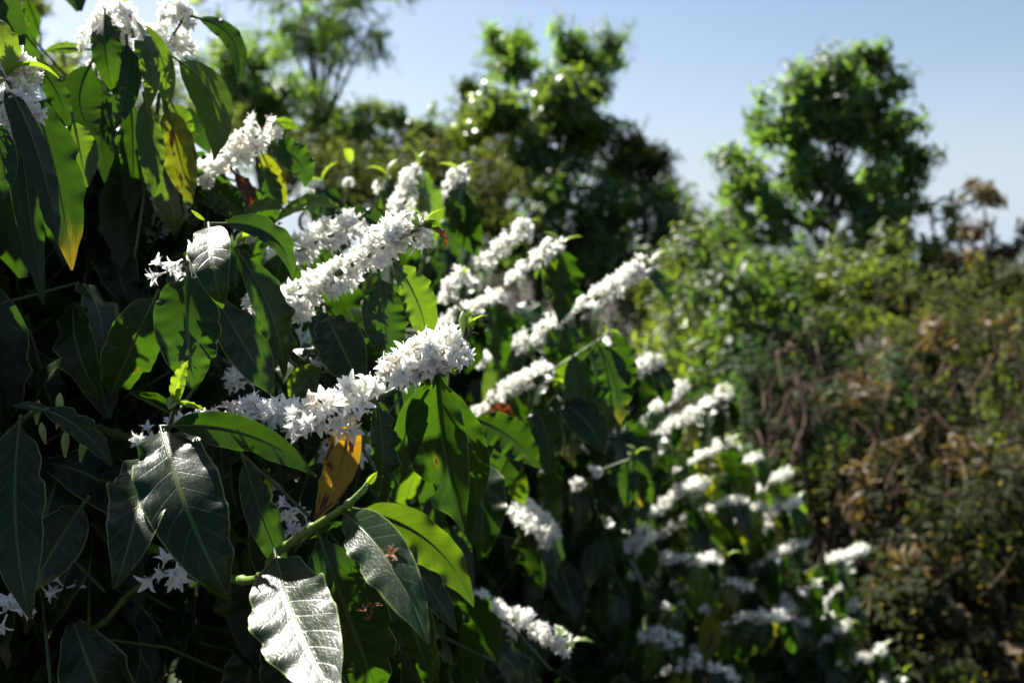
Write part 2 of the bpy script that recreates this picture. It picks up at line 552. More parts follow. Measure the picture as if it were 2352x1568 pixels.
LEAF_LIB, LEAF_LOW = [], []
for k in range(12):
    e0 = R(rng.uniform(-60, -15))
    e1 = R(rng.uniform(-110, -70))
    args = dict(fold=R(rng.uniform(6, 24)), wave=rng.uniform(0.10, 0.22), wf=rng.uniform(3.2, 5.5),
                seed=100 + k, roll=R(rng.uniform(-45, 45)))
    cl = arc_centre(28, e0, e1, yaw=R(rng.uniform(-20, 20)))
    hw = rng.uniform(0.20, 0.25)
    b_ = [(rng.uniform(0.4, 0.8), rng.choice([-1, 1]), rng.uniform(0.3, 0.6), 0.04)] if k % 4 == 0 else []
    LEAF_LIB.append(leaf_geo(cl, (0, -1, 0), hw, nu=10, nv=32, bites=b_, quilt=0.008, **args))
    LEAF_LOW.append(leaf_geo(cl, (0, -1, 0), hw, nu=4, nv=12, quilt=0.0, **args))
YOUNG = [leaf_geo(arc_centre(12, R(50), R(-10 - 20 * k)), (0, -1, 0), 0.20, nu=6, nv=14, fold=R(25), wave=0.08, seed=300 + k) for k in range(3)]


def lib_mesh(name, geos, mats, petiole=True):
    out = []
    for g in geos:
        out.append(mesh(name, g, mats))
    return out


LM = {k: lib_mesh('leaf', LEAF_LIB, [m]) for k, m in (('g', M_leaf), ('l', M_light), ('y', M_age), ('b', M_brown))}
YM = lib_mesh('young_leaf', YOUNG, [M_lime])


def flower(low=False, seed=0, stage=1.0):
    """one white star: narrow tube, five petals, stamens; mouth towards +Z"""
    r = np.random.default_rng(seed)
    gs = []
    tl = 0.0095
    gs.append(tube([[0, 0, 0], [0, 0, tl * 0.6], [0, 0, tl]], [0.0009, 0.0010, 0.0016], 4 if low else 5, 0))
    npet = 5
    for k in range(npet):
        a = 2 * math.pi * k / npet + r.uniform(-0.15, 0.15)
        n = 5 if low else 9
        e0, e1 = R(78), R(r.uniform(-20, 42)) if stage > 0.5 else R(55)
        c = arc_centre(n, e0, e1, L=r.uniform(0.0145, 0.0185))
        M = rotz(a)
        c = c @ M.T + np.array([0, 0, tl])
        p = leaf_geo(c, M @ np.array([0, -1.0, 0]), 0.0035, nu=2 if low else 4, nv=3 if low else 8, fold=R(r.uniform(-20, 25)), wave=0.12, wf=1.5,
                     quilt=0, seed=seed * 7 + k, tip=0.05, mi=0, roll=R(r.uniform(-25, 25)))
        gs.append(p)
    for k in range(0 if low else 5):
        a = 2 * math.pi * (k + 0.5) / npet + r.uniform(-0.2, 0.2)
        e = R(r.uniform(35, 75))
        L = r.uniform(0.007, 0.010)
        d = np.array([math.cos(a) * math.cos(e), math.sin(a) * math.cos(e), math.sin(e)])
        p0 = np.array([0, 0, tl])
        mid = p0 + d * L * 0.5 + np.array([0, 0, 0.001])
        gs.append(tube([p0, mid, p0 + d * L], [0.0003, 0.0003, 0.00055], 3, 1))
    if not low:
        gs.append(tube([[0, 0, tl], [0.0006, 0, tl + 0.007], [0.001, 0.001, tl + 0.013]], [0.0003, 0.0003, 0.0005], 3, 0))
    return join(gs)


def align_z(d, spin):
    d = nrm(d)
    ref = np.array([0, 0, 1.0]) if abs(d[2]) < 0.95 else np.array([1.0, 0, 0])
    x = nrm(np.cross(ref, d))
    y = np.cross(d, x)
    M = np.stack([x, y, d], -1)
    return M @ rotz(spin)


FL = [flower(False, 40 + k) for k in range(5)]
FLL = [flower(True, 60 + k) for k in range(4)]


def cluster(nf, low, seed, rad=0.004, spread=-0.55):
    r = np.random.default_rng(seed)
    gs = []
    lib = FLL if low else FL
    i = 0
    while i < nf:
        d = nrm(r.normal(size=3))
        if d[2] < spread or abs(d[0]) > 0.93:
            continue
        g = lib[r.integers(len(lib))]
        M = align_z(d, r.uniform(0, 6.28)) * r.uniform(0.85, 1.12)
        gs.append(scatter(g, M[None], (d * rad * r.uniform(0.4, 1.4))[None], np.array([r.random()])))
        i += 1
    return join(gs)


CL_HI = [mesh('flower_cluster', cluster(21, False, 500 + k), [M_petal, M_stamen]) for k in range(5)]
CL_MID = [mesh('flower_cluster', cluster(18, False, 520 + k), [M_petal, M_stamen]) for k in range(4)]
CL_FEW = [mesh('flower_cluster', cluster(4 + k, False, 540 + k), [M_petal, M_stamen]) for k in range(3)]
CL_LOWG = [cluster(18, True, 560 + k) for k in range(4)]
CL_LOW = [mesh('flower_cluster', g, [M_petal, M_stamen]) for g in CL_LOWG]


def bud_geo():
    z = np.linspace(0, 1, 8)
    r = 0.0009 + 0.0021 * np.sin(np.clip(z * 1.05, 0, 1) ** 1.6 * math.pi) ** 0.8
    r[-1] = 0.0003
    return tube(np.stack([0.002 * z * z, 0 * z, z * 0.019], -1), r, 7, 0)


BUDM = []
for k in range(3):
    gs = []
    for i in range(3 + 2 * k):
        M = align_z(nrm([rng.normal() * 0.5, rng.normal() * 0.5, 1]), 0) * rng.uniform(0.7, 1.1)
        gs.append(bud_geo().moved(M))
    BUDM.append(mesh('flower_bud', join(gs), [M_bud]))


class Bush:
    def __init__(s, loc, label, group, trunk_top, cat='coffee bush'):
        s.loc = np.asarray(loc, float)
        s.root = empty('coffee_bush', loc, label, cat, group)
        s.top = np.asarray(trunk_top, float)
        pts = spline([s.loc - [0, 0, 0.1], s.loc * 0.6 + s.top * 0.4 + [0.03, 0.02, 0], s.top], 14)
        g = [tube(pts, np.linspace(0.030, 0.007, 14), 8, 0)]
        for k in range(3):
            a = 2.1 * k + 0.5
            off = np.array([math.cos(a), math.sin(a), 0]) * 0.35
            g.append(tube(spline([s.loc + [0, 0, 0.15 + 0.1 * k], (s.loc + s.top) / 2 + off * 0.7, s.top + off - [0, 0, 0.2]], 10),
                          np.linspace(0.02, 0.005, 10), 7, 0))
        build('trunk', join(g), [M_bark], s.loc, s.root)
        s.nl = s.nc = 0
        s.extra, s.extra_f = [], []
        s.low = False

    def axis(s, z):
        f = np.clip((z - s.loc[2]) / (s.top[2] - s.loc[2]), 0, 1)
        return s.loc + (s.top - s.loc) * f

    def leaf(s, parent, T, yaw, size, kind='g', tilt=0.0, roll=0.0, k=None, cap=95, asp=1.0):
        k = int(rng.integers(12)) if k is None else k
        M = rotz(yaw) @ rotx(roll) @ roty(-tilt) * size
        M = M * np.array([1, asp, 1])[None]
        if s.nl < cap:
            link('leaf', LM[kind][k], T, parent, M)
            s.nl += 1
        else:
            mi = {'g': 0, 'l': 1, 'y': 2, 'b': 3}[kind]
            g = LEAF_LIB[k] if not s.low else LEAF_LOW[k]
            h = scatter(g, M[None], np.asarray(T)[None], np.array([rng.random()]))
            h.mi[:] = mi
            s.extra.append(h)

    def flowers(s, parent, T, size=1.0, few=False, cap=95, dense=None):
        M = rotax((0, 0, 1), rng.uniform(0, 6.28)) @ rotx(rng.uniform(-0.5, 0.5)) * size
        if s.nc < cap:
            lib = CL_FEW if few else (dense or (CL_LOW if s.low else CL_MID))
            link('flower_cluster', lib[int(rng.integers(len(lib)))], T, parent, M)
            s.nc += 1
        else:
            g = CL_LOWG[int(rng.integers(len(CL_LOWG)))]
            s.extra_f.append(scatter(g, M[None], np.asarray(T)[None], np.array([rng.random()])))

    def branch(s, scr, fl=(0.1, 1.0), lf=(0.0, 1.0), size=0.12, step=0.05, connect=True, shoot=True, rad=0.0030, fsize=1.0,
               pl=0.85, pf=0.9, kinds='ggggggl', dense=None, few=False):
        """scr: places (u, v, d) from the inside outwards"""
        pts = [P(*q) for q in scr]
        if connect:
            b0 = s.axis(max(0.3, pts[0][2] - 0.12))
            far = np.linalg.norm(b0 - pts[0])
            if far > 0.15:
                pts = [b0, b0 * 0.45 + pts[0] * 0.55 + np.array([0, 0, 0.03])] + pts
        nvis = len(scr)
        full = spline(pts, 10 * len(pts))
        rr = np.linspace(rad * 1.5, rad * 0.55, len(full))
        o = build('branch', tube(full, rr, 7, 0), [M_stem], full[0], s.root)
        vis = spline(pts, 12 * len(pts) - 11)[-(12 * (nvis - 1) + 1):]
        L = np.linalg.norm(np.diff(vis, axis=0), axis=1).sum()
        n = max(2, int(L / step))
        for i in range(n + 1):
            t = min(1.0, (i + rng.uniform(-0.2, 0.2)) / n) if i < n else 0.97
            t = max(0.0, t)
            x = t * (len(vis) - 1)
            j = min(int(x), len(vis) - 2)
            p = vis[j] + (vis[j + 1] - vis[j]) * (x - j)
            T = nrm(vis[j + 1] - vis[j])
            ya = math.atan2(T[1], T[0])
            if fl and fl[0] <= t <= fl[1] and rng.random() < pf:
                s.flowers(o, p + [0, 0, 0.004], fsize * rng.uniform(0.85, 1.15), dense=dense, few=few)
            if lf and lf[0] <= t <= lf[1]:
                for sd in (-1, 1):
                    if rng.random() < pl:
                        kd = kinds[int(rng.integers(len(kinds)))]
                        s.leaf(o, p, ya + sd * R(rng.uniform(50, 100)), size * rng.uniform(0.75, 1.2), kd,
                               tilt=R(rng.uniform(-30, 8)), roll=R(rng.uniform(-20, 20)))
        if shoot:
            s.shoot(o, full[-1], nrm(full[-1] - full[-3]), size * 0.33)
        return o

    def shoot(s, o, p, T, size=0.04, buds=True):
        ya = math.atan2(T[1], T[0])
        for sd in (0.2, 2.9):
            M = rotz(ya + sd + rng.uniform(-0.5, 0.5)) @ roty(-R(rng.uniform(0, 50))) * size * rng.uniform(0.8, 1.2)
            link('young_leaf', YM[int(rng.integers(3))], p, o, M)
        if buds:
            link('flower_bud', BUDM[int(rng.integers(3))], p - T * 0.012, o, rotx(rng.uniform(-0.5, 0.5)) @ rotz(rng.uniform(0, 6)) * 1.0)

    def fill(s, poly, dr, n, size=0.125, kinds='ggggggggggggggggggggggggl', pf=0.0):
        """hanging leaves deep in the bush"""
        poly = np.asarray(poly, float)
        lo, hi = poly.min(0), poly.max(0)
        k = 0
        while k < n:
            u, v = rng.uniform(lo[0], hi[0]), rng.uniform(lo[1], hi[1])
            c = False
            j = len(poly) - 1
            for i in range(len(poly)):
                if (poly[i, 1] > v) != (poly[j, 1] > v) and u < (poly[j, 0] - poly[i, 0]) * (v - poly[i, 1]) / (poly[j, 1] - poly[i, 1]) + poly[i, 0]:
                    c = not c
                j = i
            if not c:
                continue
            k += 1
            p = P(u, v, rng.uniform(*dr))
            if p[2] < 0.1:
                continue
            kk = int(rng.integers(12))
            s.nl, keep = 999, s.nl
            s.leaf(None, p, rng.uniform(0, 6.28), size * rng.uniform(0.75, 1.25), kinds[int(rng.integers(len(kinds)))],
                   tilt=R(rng.uniform(-25, 25)), roll=R(rng.uniform(-25, 25)), k=kk)
            s.nl = keep
            if rng.random() < pf:
                s.nc, keep = 999, s.nc
                s.flowers(None, p)
                s.nc = keep
            if rng.random() < 0.25:
                e = p + np.array([rng.normal() * 0.1, rng.normal() * 0.1, -0.12])
                tg = tube(np.array([e, (p + e) / 2 + [0.01, 0, 0.01], p]), 0.0018, 5, 4)
                s.extra.append(tg)

    def finish(s):
        if s.extra:
            build('foliage', join(s.extra), [M_leaf, M_light, M_age, M_brown, M_stem], s.loc, s.root, kind='stuff')
        if s.extra_f:
            build('blossom', join(s.extra_f), [M_petal, M_stamen], s.loc, s.root, kind='stuff')


def hero_leaf(bush, parent, base, tip, hw, bow=(0, 0, 0), roll=0.0, mat=None, fold=15, wave=0.13, wf=4.5, seed=0, bites=(), twist=0.0,
              label=None, pet=0.010, tipf=0.16, quilt=0.004):
    """one leaf shaped after the photograph: base and tip (u, v, d), half width in metres"""
    b, t = P(*base), P(*tip)
    mid = P((base[0] + tip[0]) / 2 + bow[0], (base[1] + tip[1]) / 2 + bow[1], (base[2] + tip[2]) / 2 + bow[2])
    ctl = 2 * mid - (b + t) / 2
    x = np.linspace(0, 1, 40)[:, None]
    C = (1 - x) ** 2 * b + 2 * x * (1 - x) * ctl + x * x * t
    V = nrm(CP - mid)
    T = nrm(t - b)
    side = nrm(np.cross(T, V))
    side = rotax(tuple(T), R(roll)) @ side
    g = leaf_geo(C, side, hw, nu=18, nv=56, fold=R(fold), wave=wave * 1.25, wf=wf, seed=seed, bites=bites, roll=R(twist), petiole=pet, tip=tipf, quilt=quilt)
    o = build('leaf', g, [mat or M_leaf], b, parent)
    if label: o['label'] = label
    bush.nl += 1
    return o


# ------------------------------------------------------------------ nearest coffee bush (in focus)
A = Bush((-0.95, 1.55, 0.0), 'nearest coffee bush at left with sharp flowering branches and big glossy leaves', 'coffee bushes along the row', (-0.75, 1.35, 2.1))


def stem(bush, scr, rad=0.003, connect=True, taper=0.5, n=10, mat=None):
    pts = [P(*q) for q in scr]
    if connect:
        b0 = bush.axis(max(0.3, pts[0][2] - 0.15))
        pts = [b0, b0 * 0.4 + pts[0] * 0.6 + np.array([0, 0, 0.04])] + pts
    full = spline(pts, 5 * n * len(pts))
    al = np.concatenate([[0], np.cumsum(np.linalg.norm(np.diff(full, axis=0), axis=1))])
    al = (al[-1] - al) % .043
    knot = 1 + .45 * np.exp(-((al - .0215) / .0028) ** 2)
    return build('branch', tube(full, np.linspace(rad * 1.3, rad * taper, len(full)) * knot, 8, 0), [mat or M_stem], full[0], bush.root)


def HL(o, base, tip, hwpx, bush=A, **kw):
    d = (base[2] + tip[2]) / 2
    return hero_leaf(bush, o, base, tip, hwpx * K * d, **kw)


def FC(o, pts, size=1.0, lib=None, bush=A):
    for q in pts:
        sz = (q[3] if len(q) > 3 else size) * .80
        M = rotax((0, 0, 1), rng.uniform(0, 6.28)) @ rotx(rng.uniform(-0.4, 0.4)) * sz
        lb = lib or CL_HI
        link('flower_cluster', lb[int(rng.integers(len(lb)))], P(*q[:3]), o, M)
        bush.nc += 1


# main flowering branch
o1 = stem(A, [(330, 1010, 0.90), (470, 985, 0.86), (640, 975, 0.83), (800, 945, 0.81), (890, 905, 0.80), (980, 850, 0.80), (1060, 790, 0.80), (1085, 755, 0.80)], 0.0034, connect=True, n=14)
FC(o1, [(1022, 803, .80, 1.05), (992, 815, .80, .95), (1042, 822, .80, .75), (950, 842, .80, 1.0), (918, 858, .80, .95), (975, 838, .805, .8),
        (832, 915, .81, 1.1), (805, 930, .82, .9), (752, 950, .815, 1.05), (700, 968, .81, .85), (640, 955, .84, .95), (585, 962, .845, .9),
        (530, 966, .86, .9), (470, 985, .87, .8)])
FC(o1, [(720, 990, .80, 1.0), (775, 985, .81, 1.0), (640, 990, .82, 1.0), (690, 960, .83, 1.0), (430, 992, .88, 1.0), (600, 945, .83, .9), (560, 975, .83, .9)], lib=CL_FEW)
FC(o1, [(345, 1003, .89, .8), (870, 935, .81, .6)], lib=CL_FEW)
for q, r_, sz in (((1062, 775, .80), 0.1, 1.15), ((1078, 772, .80), 0.35, 1.05)):
    link('flower_bud', mesh('flower_bud', bud_geo(), [M_bud]), P(*q), o1, rotz(1.0) @ rotx(-0.1) @ roty(r_) * sz)
for q, yw, el, sz in (((1080, 757, .8), -0.3, 35, .020), ((1082, 757, .8), 0.5, 80, .022), ((1085, 752, .8), 2.0, 65, .014), ((1070, 775, .8), 0.2, 10, .012)):
    link('young_leaf', YM[1], P(*q), o1, rotz(yw) @ roty(-R(el)) * sz)
HL(o1, (1003, 850, .805), (1068, 1218, .83), 94, bow=(-14, 0, .02), roll=22, fold=36, wave=.10, wf=4.2, seed=3, twist=0,
   bites=[(.72, 1, .45, .035)], quilt=.006)
HL(o1, (960, 893, .82), (915, 1112, .83), 42, bow=(-8, 0, 0), roll=-35, fold=18, wave=.14, seed=5)
HL(o1, (866, 925, .80), (862, 1185, .80), 40, bow=(14, 0, -.01), roll=-30, fold=22, wave=.22, wf=5, seed=6, bites=[(.55, 1, .5, .06), (.8, 1, .35, .04)])
HL(o1, (800, 935, .83), (722, 1195, .83), 40, bow=(22, 0, 0), roll=8, fold=6, wave=.12, mat=M_yel, seed=7, label='yellow ageing leaf with a brown blotch')
HL(o1, (990, 870, .84), (1095, 1160, .90), 55, bow=(30, 0, 0), roll=25, fold=15, seed=9)
# horizontal leaf and the two broad leaves beneath it
o2 = stem(A, [(300, 1120, .90), (345, 1035, .85), (385, 985, .82), (402, 935, .81)], .0028)
HL(o2, (395, 978, .80), (728, 1095, .745), 44, bow=(10, -38, 0), roll=32, fold=8, wave=.12, wf=2.6, seed=11, twist=10)
HL(o2, (372, 992, .80), (526, 1375, .73), 92, bow=(-18, -10, -.03), roll=-10, fold=10, wave=.15, wf=4.5, seed=12)
HL(o2, (335, 1048, .80), (262, 1352, .70), 68, bow=(10, 0, -.03), roll=12, fold=14, wave=.12, wf=4.0, seed=13)
HL(o2, (403, 925, .81), (432, 828, .80), 19, bow=(-6, 0, 0), roll=-20, fold=20, mat=M_lime, seed=14, pet=0)
HL(o2, (405, 925, .81), (472, 940, .80), 11, bow=(0, -6, 0), roll=50, fold=20, mat=M_lime, seed=15, pet=0)
HL(o2, (403, 925, .81), (412, 872, .79), 8, roll=20, fold=25, mat=M_lime, seed=16, pet=0)
for q in ((392, 935, .81), (388, 940, .81)):
    link('flower_bud', BUDM[0], P(*q), o2, rotz(.4) * .6)
FC(o2, [(345, 1000, .84, .8)], lib=CL_FEW)
# the leafy shoot at the bottom
o3 = stem(A, [(540, 1330, .86), (640, 1265, .76), (720, 1210, .72), (790, 1165, .70), (830, 1128, .695), (846, 1108, .695)], .0034, mat=M_shoot)
HL(o3, (843, 1112, .695), (866, 1083, .69), 10, roll=10, fold=30, mat=M_lime, seed=20, pet=0)
HL(o3, (838, 1118, .695), (862, 1088, .69), 8, roll=-60, fold=30, mat=M_lime, seed=21, pet=0)
link('flower_bud', mesh('flower_bud', bud_geo(), [M_bud]), P(818, 1148, .695), o3, roty(.6) * .7)
HL(o3, (790, 1178, .70), (985, 1478, .60), 64, bow=(12, -28, -.01), roll=16, fold=10, wave=.09, wf=3.6, seed=22, quilt=.006)
HL(o3, (830, 1172, .71), (1088, 1392, .69), 56, bow=(28, -38, .0), roll=28, fold=14, wave=.16, wf=3.4, seed=23, mat=M_light)
HL(o3, (735, 1235, .735), (872, 1600, .80), 88, bow=(-8, -15, -.03), roll=-6, fold=12, wave=.10, wf=4, seed=24)
HL(o3, (634, 1278, .735), (778, 1610, .60), 100, bow=(-20, -5, .0), roll=3, fold=13, wave=.07, wf=4, seed=125, bites=())
HL(o3, (850, 1190, .73), (1050, 1452, .74), 42, bow=(10, -10, 0), roll=-20, fold=10, seed=26)
HL(o3, (700, 1240, .75), (800, 1200, .72), 14, bow=(0, -14, 0), roll=40, fold=20, seed=27)
HL(o3, (560, 1060, .86), (660, 1330, .86), 40, bow=(-5, 0, 0), roll=-20, fold=10, seed=28)
# leaves in front of the second cluster row
o4 = stem(A, [(330, 760, 1.0), (400, 650, .93), (455, 560, .88), (475, 508, .86)], .003)
HL(o4, (480, 522, .85), (511, 708, .80), 50, bow=(-6, 0, -.03), roll=12, fold=16, wave=.08, wf=3, seed=31)
HL(o4, (512, 514, .86), (672, 642, .88), 34, bow=(34, -34, 0), roll=-30, fold=22, wave=.10, wf=3, seed=32)
HL(o4, (430, 634, .88), (448, 898, .86), 74, bow=(-8, 0, -.01), roll=-6, fold=8, wave=.10, wf=5, seed=33)
HL(o4, (355, 684, .92), (256, 905, .93), 60, bow=(-2, 0, -.02), roll=-12, fold=8, wave=.12, wf=3.5, seed=34)
HL(o4, (498, 690, .90), (628, 908, .92), 58, bow=(6, 8, 0), roll=-30, fold=10, wave=.08, wf=3, seed=35)
HL(o4, (556, 592, .92), (652, 866, .95), 48, bow=(22, 0, 0), roll=-30, fold=20, wave=.16, wf=4, seed=36)
HL(o4, (470, 505, .87), (438, 482, .87), 7, roll=-50, fold=10, mat=M_lime, seed=37, pet=0)
FC(o4, [(425, 592, .88, 1.0), (388, 622, .9, .9), (440, 640, .9, .7)], lib=CL_FEW)
FC(o4, [(548, 872, 1.0, .85), (520, 760, 1.0, .9), (600, 700, 1.02, .9)], lib=CL_MID)
# second flowering branch
o5 = stem(A, [(560, 760, 1.12), (650, 700, 1.06), (740, 650, 1.03), (830, 595, 1.0), (920, 545, .99), (975, 520, .98)], .0036)
FC(o5, [(922, 535, .99, 1.25), (950, 545, .99, 1.0), (890, 560, .99, 1.2), (858, 590, 1.0, 1.15), (830, 606, 1.01, 1.0), (790, 635, 1.02, 1.1), (760, 640, 1.03, 1.0),
        (728, 660, 1.03, 1.1), (695, 680, 1.04, 1.1), (660, 695, 1.05, 1.1), (680, 715, 1.05, .9), (640, 700, 1.06, .9)], lib=CL_MID)
HL(o5, (872, 640, 1.0), (896, 838, 1.0), 54, roll=-10, fold=10, seed=41, wave=.12)
HL(o5, (912, 608, 1.0), (982, 800, 1.03), 46, bow=(16, 0, 0), roll=-30, fold=14, seed=42, mat=M_light)
HL(o5, (970, 520, .98), (1020, 575, .98), 16, bow=(18, -10, 0), roll=-60, fold=20, seed=43, mat=M_brown)
HL(o5, (975, 518, .98), (1010, 520, .98), 12, bow=(4, -6, 0), roll=30, fold=20, seed=44, mat=M_light)
A.shoot(o5, P(975, 516, .98), np.array([0.6, 0, .6]), .03)
HL(o5, (738, 856, 1.02), (668, 925, 1.0), 36, bow=(-8, -14, 0), roll=-20, fold=10, seed=45, mat=M_light)
FC(o5, [(750, 803, 1.1, .8), (718, 830, 1.1, .8)], lib=CL_FEW)
# third flowering branch
o6 = stem(A, [(560, 640, 1.3), (640, 600, 1.24), (720, 560, 1.2), (800, 520, 1.18), (840, 490, 1.17)], .0032)
FC(o6, [(808, 522, 1.18, 1.0), (770, 530, 1.19, 1.1), (735, 548, 1.2, 1.2), (700, 570, 1.21, 1.15), (650, 590, 1.24, 1.0), (610, 605, 1.26, 1.0), (590, 560, 1.3, .8)], lib=CL_MID)
HL(o6, (780, 478, 1.2), (632, 512, 1.18), 22, bow=(0, -28, 0), roll=40, fold=20, seed=46, mat=M_light)
HL(o6, (790, 485, 1.2), (905, 590, 1.2), 26, bow=(20, -22, 0), roll=-30, fold=20, seed=47)
HL(o6, (650, 480, 1.2), (560, 500, 1.2), 18, bow=(0, -18, 0), roll=30, fold=20, seed=48, mat=M_light)
# fourth, high at the left, with yellow and withered leaves
o7 = stem(A, [(420, 450, 1.35), (490, 400, 1.27), (550, 350, 1.24), (610, 300, 1.22)], .0034)
FC(o7, [(602, 302, 1.22, 1.15), (570, 330, 1.22, 1.15), (540, 350, 1.23, 1.2), (515, 375, 1.24, 1.1), (490, 400, 1.25, 1.15), (470, 390, 1.26, .8)], lib=CL_MID)
HL(o7, (615, 330, 1.22), (700, 430, 1.22), 36, bow=(28, -10, 0), roll=-10, fold=12, seed=51)
HL(o7, (600, 350, 1.24), (660, 470, 1.26), 22, bow=(0, 0, 0), roll=0, fold=10, seed=52, mat=M_age)
HL(o7, (600, 380, 1.23), (640, 500, 1.24), 30, bow=(0, 0, 0), roll=-30, fold=16, seed=53)
HL(o7, (540, 400, 1.22), (578, 505, 1.22), 22, bow=(12, 0, 0), roll=-20, fold=30, seed=54, mat=M_brown, label='withered brown leaf')
HL(o7, (480, 440, 1.22), (560, 500, 1.2), 38, bow=(8, -6, 0), roll=0, fold=12, wave=.2, seed=55)
HL(o7, (625, 290, 1.22), (690, 300, 1.22), 16, bow=(0, -14, 0), roll=30, fold=20, seed=56, mat=M_light)
o8 = stem(A, [(300, 580, 1.35), (340, 520, 1.25), (390, 470, 1.2), (445, 470, 1.18)], .0028)
FC(o8, [(392, 470, 1.2, 1.15), (365, 490, 1.21, 1.1), (415, 490, 1.2, .9), (355, 525, 1.22, .9)], lib=CL_MID)
# the tall leaning top at the upper left
o9 = stem(A, [(215, 420, 1.25), (240, 260, 1.15), (265, 120, 1.1), (284, 28, 1.08)], .0034)
FC(o9, [(280, 48, 1.08, 1.2), (250, 66, 1.1, 1.1), (292, 82, 1.08, 1.0), (215, 95, 1.12, 1.0), (270, 120, 1.1, .9), (200, 165, 1.13, .6), (330, 150, 1.14, 1.0), (255, 30, 1.1, .8)], lib=CL_MID)
HL(o9, (284, 30, 1.08), (288, -8, 1.08), 9, roll=20, mat=M_lime, pet=0, seed=60)
HL(o9, (288, 26, 1.08), (303, 20, 1.08), 7, roll=-40, mat=M_lime, pet=0, seed=61)
HL(o9, (240, 32, 1.05), (262, 218, 1.04), 36, bow=(-8, 0, -.02), roll=200, fold=14, wave=.05, seed=62)
HL(o9, (292, 100, 1.06), (262, 300, 1.04), 32, bow=(12, 0, 0), roll=-10, fold=18, wave=.12, seed=63)
HL(o9, (305, 45, 1.05), (338, 262, 1.02), 28, bow=(24, -12, -.02), roll=160, fold=20, wave=.1, seed=64, mat=M_light)
HL(o9, (312, 48, 1.1), (376, 260, 1.1), 26, bow=(30, -10, 0), roll=170, fold=14, seed=65, mat=M_light)
HL(o9, (332, 230, 1.06), (352, 452, 1.02), 32, bow=(6, 0, 0), roll=170, fold=14, seed=66, mat=M_light)
HL(o9, (207, 150, 1.06), (228, 312, 1.04), 48, bow=(-34, 10, 0), roll=190, fold=10, wave=.05, seed=67)
HL(o9, (222, 175, 1.1), (240, 420, 1.06), 36, bow=(0, 0, 0), roll=-20, fold=14, wave=.16, seed=68)
HL(o9, (190, 112, 1.14), (102, 118, 1.12), 14, bow=(0, -4, 0), roll=20, fold=14, seed=69, mat=M_light)
o10 = stem(A, [(330, 330, 1.3), (370, 190, 1.2), (385, 110, 1.15), (418, 48, 1.12)], .0028)
FC(o10, [(402, 34, 1.12, 1.0), (420, 42, 1.12, .8), (388, 92, 1.15, 1.2), (410, 110, 1.15, 1.0), (372, 150, 1.17, 1.1), (355, 190, 1.18, .9)], lib=CL_MID)
A.shoot(o10, P(425, 30, 1.12), np.array([0.5, 0, .8]), .028)
HL(o10, (455, 42, 1.1), (546, 196, 1.08), 24, bow=(34, -26, 0), roll=190, fold=20, seed=71)
HL(o10, (410, 140, 1.1), (492, 368, 1.06), 46, bow=(36, -20, 0), roll=195, fold=14, wave=.08, seed=72, mat=M_light)
HL(o10, (385, 250, 1.1), (440, 470, 1.08), 42, bow=(0, 0, 0), roll=10, fold=12, seed=73, mat=M_age)
HL(o10, (395, 240, 1.2), (440, 330, 1.2), 30, bow=(0, 0, 0), roll=10, fold=12, seed=74, mat=M_light)
HL(o10, (300, 230, 1.12), (300, 510, 1.1), 30, bow=(6, 0, 0), roll=180, fold=14, seed=75)
# at the left edge, closest to the camera
o11 = stem(A, [(-120, 560, .9), (-60, 380, .82), (0, 230, .78), (20, 190, .77)], .003)
FC(o11, [(28, 232, .78, .95), (12, 285, .78, .9), (10, 150, .8, 1.0), (45, 170, .8, .8), (50, 250, .79, .9)], lib=CL_HI)
HL(o11, (12, 185, .77), (132, 560, .72), 40, bow=(14, -20, 0), roll=150, fold=22, wave=.16, seed=81, tipf=.1)
HL(o11, (70, 215, .85), (165, 620, .83), 58, bow=(10, -20, 0), roll=200, fold=12, wave=.08, seed=82)
HL(o11, (-30, 270, .74), (8, 458, .73), 34, bow=(16, 0, 0), roll=0, fold=10, seed=83)
HL(o11, (40, 215, .86), (100, 700, .84), 34, bow=(-6, 0, 0), roll=160, fold=12, wave=.18, seed=84, tipf=.1)
HL(o11, (60, 130, 1.0), (160, 300, 1.0), 26, bow=(14, -14, 0), roll=180, fold=14, seed=85)
HL(o11, (-5, 60, .9), (70, 62, .9), 18, bow=(0, -14, 0), roll=-30, fold=14, seed=86, mat=M_light)
HL(o11, (170, 280, 1.0), (200, 430, 1.0), 40, bow=(0, 0, 0), roll=180, fold=10, seed=87, mat=M_light)
HL(o11, (120, 330, 1.0), (150, 610, 1.0), 44, bow=(0, 0, 0), roll=180, fold=10, seed=88)
A.shoot(o11, P(18, 175, .78), np.array([0.2, 0, .9]), .05)
# dim leaves and buds low at the left edge
o12 = stem(A, [(-140, 1200, .95), (-20, 1040, .85), (70, 950, .80), (118, 938, .79)], .003)
HL(o12, (95, 940, .79), (258, 1072, .80), 32, bow=(6, -22, 0), roll=-30, fold=16, wave=.14, seed=91)
HL(o12, (45, 975, .80), (70, 1420, .74), 62, bow=(-22, 0, -.02), roll=-8, fold=10, wave=.12, seed=92)
HL(o12, (112, 945, .79), (28, 932, .79), 12, bow=(0, -6, 0), roll=30, seed=93, pet=0)
HL(o12, (190, 1160, .9), (70, 1360, .88), 60, bow=(0, -10, 0), roll=10, seed=94)
for q in ((85, 975, .8), (130, 985, .8), (140, 960, .8), (105, 1020, .81), (150, 1050, .81), (185, 1060, .82)):
    link('flower_bud', mesh('flower_bud', bud_geo(), [M_bud]), P(*q), o12, roty(rng.uniform(-.3, .3)) * rng.uniform(.9, 1.2))
o13 = stem(A, [(200, 1440, .98), (300, 1360, .92), (380, 1310, .90), (450, 1330, .88)], .003)
